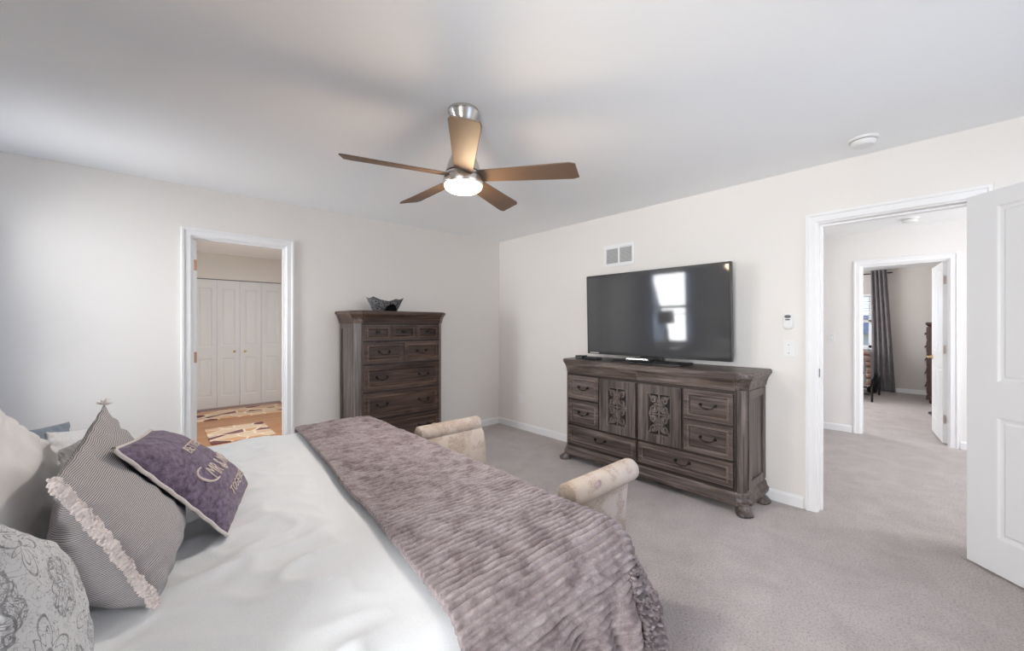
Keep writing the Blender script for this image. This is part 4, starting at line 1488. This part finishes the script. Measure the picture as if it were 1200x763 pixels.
# purple pillow with embroidery
P4 = [rel(0.156, 1.40, -0.608), rel(0.266, 1.79, -0.606), rel(-0.008, 1.700, -0.333), rel(-0.070, 1.295, -0.287)]
o4, pt4, n4 = pillow('pillow', PURPLE, P4, 0.070, 0.018, label='dark purple pillow with cream embroidered lettering and cream piping', seed=4.1, wr=0.005, pinch=0.04)
b = B()
pp = edge_path(pt4, ['near', 'bottom', 'far', 'top'], 50)
pp.append(pp[0])
b.tube([Vector(p) + n4 * 0.002 for p in pp], 0.0048, 8, caps=False)
b.build('piping', PIPING, o4, smooth=True)

def text_on(name, body, pt, nrm, u0, v0, h, mat, parent, stretch=1.0, shear=0.0, align='CENTER', off=0.002, aspect=1.0):
    cu = bpy.data.curves.new(name, 'FONT')
    cu.body = body
    cu.size = 1.0
    cu.align_x = align
    cu.offset = -0.008
    cu.resolution_u = 3
    cu.shear = shear
    ob = bpy.data.objects.new(name, cu)
    COL.objects.link(ob)
    dg = bpy.context.evaluated_depsgraph_get()
    me = bpy.data.meshes.new_from_object(ob.evaluated_get(dg))
    bpy.data.objects.remove(ob)
    bm = bmesh.new()
    bm.from_mesh(me)
    bmesh.ops.triangulate(bm, faces=bm.faces[:])
    bmesh.ops.subdivide_edges(bm, edges=bm.edges[:], cuts=1)
    for v in bm.verts:
        u = u0 + v.co.x * h * stretch
        vv = v0 + v.co.y * h
        u, vv = min(max(u, 0.02), 0.98), min(max(vv, 0.02), 0.98)
        v.co = pt(u, vv, 1) + nrm * off
    m2 = bpy.data.meshes.new(name)
    bm.to_mesh(m2)
    bm.free()
    bpy.data.meshes.remove(me)
    m2.materials.append(mat)
    o = bpy.data.objects.new(name, m2)
    COL.objects.link(o)
    o.parent = parent
    md = o.modifiers.new('thickness', 'SOLIDIFY')
    md.thickness = 0.0025
    md.offset = 0
    return o
text_on('embroidered_word', 'BETTER', pt4, n4, 0.47, 0.675, 0.115, THREAD, o4, 1.0)
text_on('embroidered_word', 'MR & MRS', pt4, n4, 0.52, 0.380, 0.20, THREAD, o4, 0.70)
text_on('embroidered_word', 'TOGETHER', pt4, n4, 0.53, 0.165, 0.115, THREAD, o4, 0.95)
def swash(uvp, r0):          # swash strokes of the big line
    b = B()
    pts, rad = [], []
    for i, (u, v) in enumerate(uvp):
        pts.append(pt4(u, v, 1) + n4 * 0.002)
        rad.append(r0 * (0.6 + 0.4 * math.sin(PI * i / (len(uvp) - 1))))
    b.tube(pts, rad, 6)
    b.build('embroidered_swash', THREAD, o4, smooth=True)
swash([(0.205 - 0.075 * math.sin(PI * t * 1.25) - 0.0 * t, 0.545 - 0.165 * t + 0.03 * math.sin(PI * 2 * t)) for t in [i / 20 for i in range(21)]], 0.0036)
swash([(0.44 + 0.10 * t, 0.42 - 0.055 * math.sin(PI * t)) for t in [i / 14 for i in range(15)]], 0.0034)

# damask pillow, nearest
P2 = [rel(-0.125, 0.67, -0.605), rel(-0.100, 1.05, -0.605), rel(-0.150, 1.06, -0.375), rel(-0.142, 0.735, -0.218)]
o2, pt2, n2 = pillow('pillow', DAMASK, P2, 0.050, 0.045, label='pale grey pillow with darker medallion print, nearest the camera', seed=8.2, wr=0.006, pinch=0.05)

# cream sham
P1 = [rel(-0.26, 1.02, -0.600), rel(-0.185, 1.66, -0.60), rel(-0.208, 1.70, -0.345), rel(-0.245, 1.05, -0.06)]
o1, pt1, n1 = pillow('pillow', CREAM, P1, 0.030, 0.14, label='large cream pillow with soft pleats at the left edge, behind the damask pillow', seed=2.9, wr=0.013, pinch=0.05)

# far group
P5 = [rel(-0.42, 1.95, -0.600), rel(-0.270, 2.50, -0.60), rel(-0.262, 2.49, -0.405), rel(-0.400, 2.10, -0.36)]
o5, pt5, n5 = pillow('pillow', BLUEGREY, P5, 0.04, 0.05, label='blue grey pillow peeking out beyond the cream pillow', seed=5.5, wr=0.005)
P6 = [rel(-0.25, 2.04, -0.600), rel(-0.150, 2.46, -0.60), rel(-0.200, 2.43, -0.430), rel(-0.270, 2.05, -0.36)]
o6, pt6, n6 = pillow('pillow', QUILTW, P6, 0.04, 0.02, label='white quilted pillow between the blue grey pillow and the pinstriped pillow', seed=6.6, wr=0.010)
P7 = [rel(-0.20, 1.71, -0.600), rel(-0.110, 2.00, -0.60), rel(-0.160, 1.98, -0.370), rel(-0.228, 1.74, -0.37)]
o7, pt7, n7 = pillow('pillow', GREYSHAM, P7, 0.03, 0.03, label='dark grey ruched pillow wedged behind the pinstriped pillow', seed=7.7, wr=0.012)

for a_, b_ in ((o3, o4), (o1, o3), (o1, o2), (o2, o3), (o7, o3), (o7, o1), (o6, o7), (o6, o3), (o5, o6), (o5, o1), (o5, o7), (o6, o5), (o7, o6), (o7, o1)):
    dent(a_, b_)

# ------------------------------------------------------------------ bench at the foot of the bed
bench = thing('bench', 'cream script-print upholstered bench with rolled arms beyond the foot of the bed', 'bench', (-2.045, -2.490, 0))
bl = 0.575          # half length along y
b = B()
b.stack(rrect(0.150, bl - 0.08, 0.02), [(-0.004, 0.20), (0, 0.21), (0, 0.34), (-0.004, 0.345)])
b.build('seat_frame', SCRIPT, bench)
b = B()
b.stack(rrect(0.150, bl - 0.09, 0.04), [(-0.02, 0.345), (0, 0.36), (0, 0.40), (-0.012, 0.414), (-0.035, 0.42)])
b.build('seat_cushion', SCRIPT, bench, smooth=True)
for sg in (-1, 1):
    b = B()
    yo = sg * bl
    # arm section in yz swept along x: upright that curls outward into a roll
    sec = []
    rr = 0.051
    cyo, czo = yo + sg * 0.018, 0.640
    for i in range(22):
        a = R(-75) + R(285) * i / 21
        sec.append((cyo + sg * rr * math.cos(a), czo + rr * math.sin(a)))
    low = [(yo - sg * 0.045, 0.585), (yo - sg * 0.066, 0.46), (yo - sg * 0.072, 0.20), (yo - sg * 0.010, 0.20), (yo - sg * 0.006, 0.46), (yo + sg * 0.006, 0.580)]
    sec = sec + low
    rings = []
    for x, k in ((-0.215, 0.90), (-0.21, 1.0), (0.232, 1.0), (0.245, 0.94), (0.250, 0.78)):
        my, mz = yo, 0.45
        rings.append([(x, cyo + (p[0] - cyo) * (k if p[1] > 0.59 else 1), czo + (p[1] - czo) * (k if p[1] > 0.59 else 1)) for p in sec])
    b.loops(rings)
    arm = b.build('arm', SCRIPT, bench, smooth=True, sharp=50)
    b = B()             # carved fabric rosette on the outer face of the roll
    oy = cyo + sg * rr * 0.88
    for k in range(3):
        r_ = (0.020, 0.013, 0.006)[k]
        ring = [(-0.075 + r_ * math.cos(2 * PI * i / 24), oy + sg * (0.002 + 0.002 * k), czo + 0.022 + r_ * math.sin(2 * PI * i / 24)) for i in range(25)]
        b.tube(ring, 0.0036, 6, caps=False)
    b.build('rosette', plain('rosette_mauve_cloth', (0.42, 0.33, 0.31), 0.9), arm, smooth=True)
for ax in (-1, 1):
    for ay in (-1, 1):
        b = B()
        b.lathe([(0.018, 0), (0.022, 0.02), (0.030, 0.16), (0.034, 0.20)], ax * 0.165, ay * (bl - 0.06), 16)
        b.build('leg', WV, bench, smooth=True)

# ------------------------------------------------------------------ bath passage
def rug(name, label, x0, x1, y0, y1, rz=0):
    b = B()
    b.stack(rrect((x1 - x0) / 2, (y1 - y0) / 2, 0.03), [(0, 0.0), (0, 0.008), (-0.006, 0.014)])
    o = b.build(name, PEBBLE)
    o.location = ((x0 + x1) / 2, (y0 + y1) / 2, 0.0005)
    o.rotation_euler = (0, 0, rz)
    return tag(o, label, 'rug')
rug('rug', 'long pebble-pattern rug in front of the closet doors', -3.25, -1.93, 2.76, 3.44, R(-1))
rug('rug', 'pebble-pattern rug on the wood floor nearer the doorway', -3.0, -2.37, 1.35, 2.17)

# ------------------------------------------------------------------ north-west corner (seen in the television glass)
ns = thing('nightstand', 'dark wood nightstand under the lamp beside the bed head', 'nightstand', (-4.28, -0.66, 0), R(90))
b = B()
b.box(-0.28, 0.28, -0.21, 0.21, 0.10, 0.64)
b.build('case', WV, ns, bevel=0.004)
b = B()
b.stack([(-0.28, -0.21), (0.28, -0.21), (0.28, 0.20), (-0.28, 0.20)], [(0.0, 0.64), (0.015, 0.65), (0.02, 0.66), (0.02, 0.675)])
b.build('top', WH, ns)
drawer(ns, -0.25, 0.25, 0.39, 0.61, -0.226)
drawer(ns, -0.25, 0.25, 0.14, 0.36, -0.226)
for ax in (-1, 1):
    for ay in (-1, 1):
        foot(ns, ax * 0.24, ay * 0.165, ax, ay * 0.7, 0.105, 0.8)
lamp = thing('table_lamp', 'table lamp with dark drum shade on the nightstand before the window', 'lamp', (-4.28, -0.65, 0.675))
B().lathe([(0.085, 0), (0.085, 0.015), (0.055, 0.03), (0.022, 0.07), (0.018, 0.12), (0.035, 0.20), (0.045, 0.28), (0.032, 0.36), (0.018, 0.40), (0.016, 0.47)], seg=32).build('base', IRON, lamp, smooth=True)
B().lathe([(0.150, 0.45), (0.130, 0.69)], seg=40, cap0=False, cap1=False).build('lamp_shade', SHADEC, lamp, smooth=True)
def curtain(name, label, x, ya, yb, zb, zt, mat, folds, amp=0.035, group=None):
    def fn(u, v):
        s_ = ya + (yb - ya) * u
        a = amp * (0.75 + 0.25 * v)
        sh = 1.0 - 0.10 * (1 - abs(v - 0.0)) * 0
        return Vector((x + a * math.sin(2 * PI * folds * u + 0.6 * math.sin(5 * v)) + 0.01 * noise.noise(Vector((u * 9, v * 3, 0))), s_, zb + (zt - zb) * v))
    o = grid_mesh(name, mat, folds * 14, 40, fn, 0.004)
    return tag(o, label, 'curtain', group)
curtain('curtain', 'pale blue curtain hanging on the corner side of the bedside window', WX + 0.085, -0.29, -0.04, 0.04, 2.215, SHEER, 4, 0.02)
curtain('curtain', 'pale blue curtain hanging on the bed side of the bedside window', WX + 0.085, -1.20, -0.91, 0.04, 2.215, SHEER, 4, 0.02)
rod = thing('curtain_rod', 'dark rod above the bedside window carrying pale blue curtains', 'curtain rod', (WX + 0.085, -0.63, 2.235))
b = B()
b.tube([(0, -0.66, 0), (0, 0.61, 0)], 0.010, 12)
b.build('rod', IRON, rod, smooth=True)
for y in (-0.62, 0.57):
    B().box(-0.085, 0.0, y - 0.006, y + 0.006, -0.01, 0.01).build('bracket', IRON, rod)

# ------------------------------------------------------------------ guest room
grod = thing('curtain_rod', 'thin black rod across the guest room window', 'curtain rod', (GX - 0.09, -2.5, 2.36))
b = B()
b.tube([(0, -0.80, 0), (0, 0.9, 0)], 0.011, 12)
b.build('rod', IRON, grod, smooth=True)
B().box(-0.011, 0.011, -0.03, 0.03, -0.011, 0.011).xform(Matrix.Translation((0, -0.80, 0))).build('finial', IRON, grod, bevel=0.006)
B().box(0.0, 0.09, -0.78, -0.765, -0.012, 0.012).build('bracket', IRON, grod)
def gcurt(u, v):
    w_ = 0.235 + 0.10 * (1 - v) ** 1.2
    cyc = -3.135 - 0.075 * (1 - v)
    s_ = cyc + w_ * (u - 0.5)
    return Vector((GX - 0.155 + 0.030 * math.sin(2 * PI * 4 * u + 0.8 * math.sin(4 * v)) - 0.04 * (1 - v), s_, 0.02 + 2.40 * v))
tag(grid_mesh('curtain', LININGG, 60, 50, gcurt, 0.004), 'floor-length dark grey curtain beside the guest room window', 'curtain')

gb = thing('guest_bed', 'black metal guest bed seen through the far doorway', 'bed', (6.2, -2.05, 0))
b = B()
b.stack(rrect(0.53, 0.94, 0.06), [(-0.02, 0.42), (0, 0.44), (0, 0.74), (-0.03, 0.78)])
b.build('mattress', SHEET, gb, smooth=True)
b = B()
for x in (-0.50, 0.50):
    b.tube([(x, -1.12, 0.13), (x, 0.95, 0.13)], 0.014, 10)
    b.tube([(x, -0.90, 0.13), (x, -0.90, 0.41)], 0.014, 10)
    b.tube([(x, 0.90, 0.13), (x, 0.90, 0.41)], 0.014, 10)
b.box(-0.51, 0.51, -0.93, 0.93, 0.39, 0.42)
b.build('bed_frame', IRON, gb, smooth=True)
for x in (-0.52, 0.50):
    for y in (-1.14, 0.97):
        B().tube([(x, y, 0.0), (x, y, 0.26), (x + 0.03, y, 0.32), (x + 0.10, y, 0.345)], 0.016, 10).build('leg', IRON, gb, smooth=True)
def gcov(u, v):
    px = 5.60 + 1.20 * u
    py = -3.60 + 1.7 * v
    p, f = drape(px, py, 5.62, 6.80, -3.10, 9.0, 0.07, 0.84, 0.003, 0.2, head_open=False, flare=0.01)
    p.z += 0.03 * fbm(px * 3, py * 3, 4, 2)
    return p
tag(grid_mesh('coverlet', BEDGREY, 60, 60, gcov, 0.01), 'rumpled grey coverlet on the guest bed', 'coverlet')
def gpl(u, v):
    px = 5.56 + 0.52 * u
    py = -3.71 + 0.95 * v
    p, f = drape(px, py, 5.58, 9.0, -3.125, 9.0, 0.08, 0.868, 0.003, 0.25, head_open=False, flare=0.01)
    p.z += 0.03 * fbm(px * 3, py * 3, 4, 2)
    return p
tag(grid_mesh('plaid_blanket', PLAID, 50, 60, gpl, 0.008), 'red and beige plaid blanket draped over the guest bed foot', 'blanket')
bag = thing('bag', 'dark bag on the floor between the guest bed and the grey curtain', 'bag', (7.0, -3.06, 0))
b = B()
b.lathe([(0.08, 0), (0.11, 0.03), (0.12, 0.18), (0.10, 0.34), (0.05, 0.42), (0.02, 0.43)], seg=24, sy=0.75)
b.build('bag_body', BPLAST, bag, smooth=True)
b = B()
b.tube([(-0.04, 0, 0.40), (-0.03, 0, 0.52), (0.0, 0, 0.56), (0.03, 0, 0.52), (0.04, 0, 0.40)], 0.010, 8)
b.build('strap', DGREY, bag, smooth=True)

c2 = thing('cherry_chest', 'dark red cherry chest behind the open guest room door', 'chest of drawers', (6.62, -4.02, 0), R(180))
b = B()
b.box(-0.42, 0.42, -0.18, 0.40, 0.10, 1.31)
b.build('case', CHERRY, c2, bevel=0.004)
b = B()
b.stack([(-0.42, -0.18), (0.42, -0.18), (0.42, 0.40), (-0.42, 0.40)], [(0.0, 1.30), (0.02, 1.32), (0.03, 1.34), (0.03, 1.365), (0.02, 1.37)])
b.build('top', CHERRY, c2)
b = B()
b.stack([(-0.42, -0.18), (0.42, -0.18), (0.42, 0.40), (-0.42, 0.40)], [(0.022, 0.07), (0.022, 0.13), (0.0, 0.16)])
b.build('base_moulding', CHERRY, c2)
for k in range(5):
    z0_ = 0.17 + k * 0.226
    b = B()
    b.panelled(-0.39, 0.39, z0_, z0_ + 0.218, -0.20, -0.18, [(-0.36, 0.36)], [(z0_ + 0.03, z0_ + 0.188)], [(0.008, -0.004), (0.016, 0.002)])
    d = b.build('drawer', CHERRY, c2)
    for x in (-0.22, 0.22):
        bail(d, x, z0_ + 0.11, -0.20, 0.10, 0.03)
for ax in (-1, 1):
    for y in (-0.13, 0.33):
        B().lathe([(0.030, 0), (0.045, 0.025), (0.035, 0.05), (0.045, 0.07)], ax * 0.37, y, 16).build('foot', CHERRY, c2, smooth=True)
shoe = thing('shoe', 'black shoe on the carpet behind the open guest room door', 'shoe', (5.02, -3.93, 0), R(12))
b = B()
rings = []
for t, hw, hh in ((0, 0.02, 0.03), (0.03, 0.035, 0.05), (0.10, 0.035, 0.055), (0.16, 0.040, 0.045), (0.22, 0.045, 0.035), (0.27, 0.035, 0.025), (0.29, 0.015, 0.018)):
    rings.append([(t - 0.145, hw * math.cos(2 * PI * i / 16), 0.008 + hh * 0.5 + hh * 0.5 * math.sin(2 * PI * i / 16)) for i in range(16)])
b.loops(rings)
b.build('upper', BPLAST, shoe, smooth=True)
b = B()
b.stack([(-0.145, -0.03), (0.05, -0.034), (0.10, -0.042), (0.14, -0.02), (0.14, 0.02), (0.10, 0.042), (0.05, 0.034), (-0.145, 0.03)], [(0, 0), (0, 0.014)])
b.build('sole', DGREY, shoe)

# ------------------------------------------------------------------ outdoors beyond the guest room window
struct('ground', B().box(GX + 0.4, 60, -30, 40, -3.2, -3.0), plain('winter_lawn', (0.42, 0.36, 0.24), 0.95, vs=0.6, var=0.25))
hs = thing('neighbour_house', 'brown neighbouring house seen through the guest room window', 'house', (46, 9.5, -3.0))
b = B()
b.box(-4, 4, -11, 9, 0, 3.7)
b.build('house_walls', plain('tan_siding', (0.62, 0.46, 0.30), 0.8), hs)
b = B()
b.loops([[(-4.6, y, 3.6), (4.6, y, 3.6), (0, y, 5.3)] for y in (-11.6, 9.6)])
b.build('house_roof', plain('brown_shingles', (0.30, 0.18, 0.13), 0.9, vs=3, var=0.2), hs)
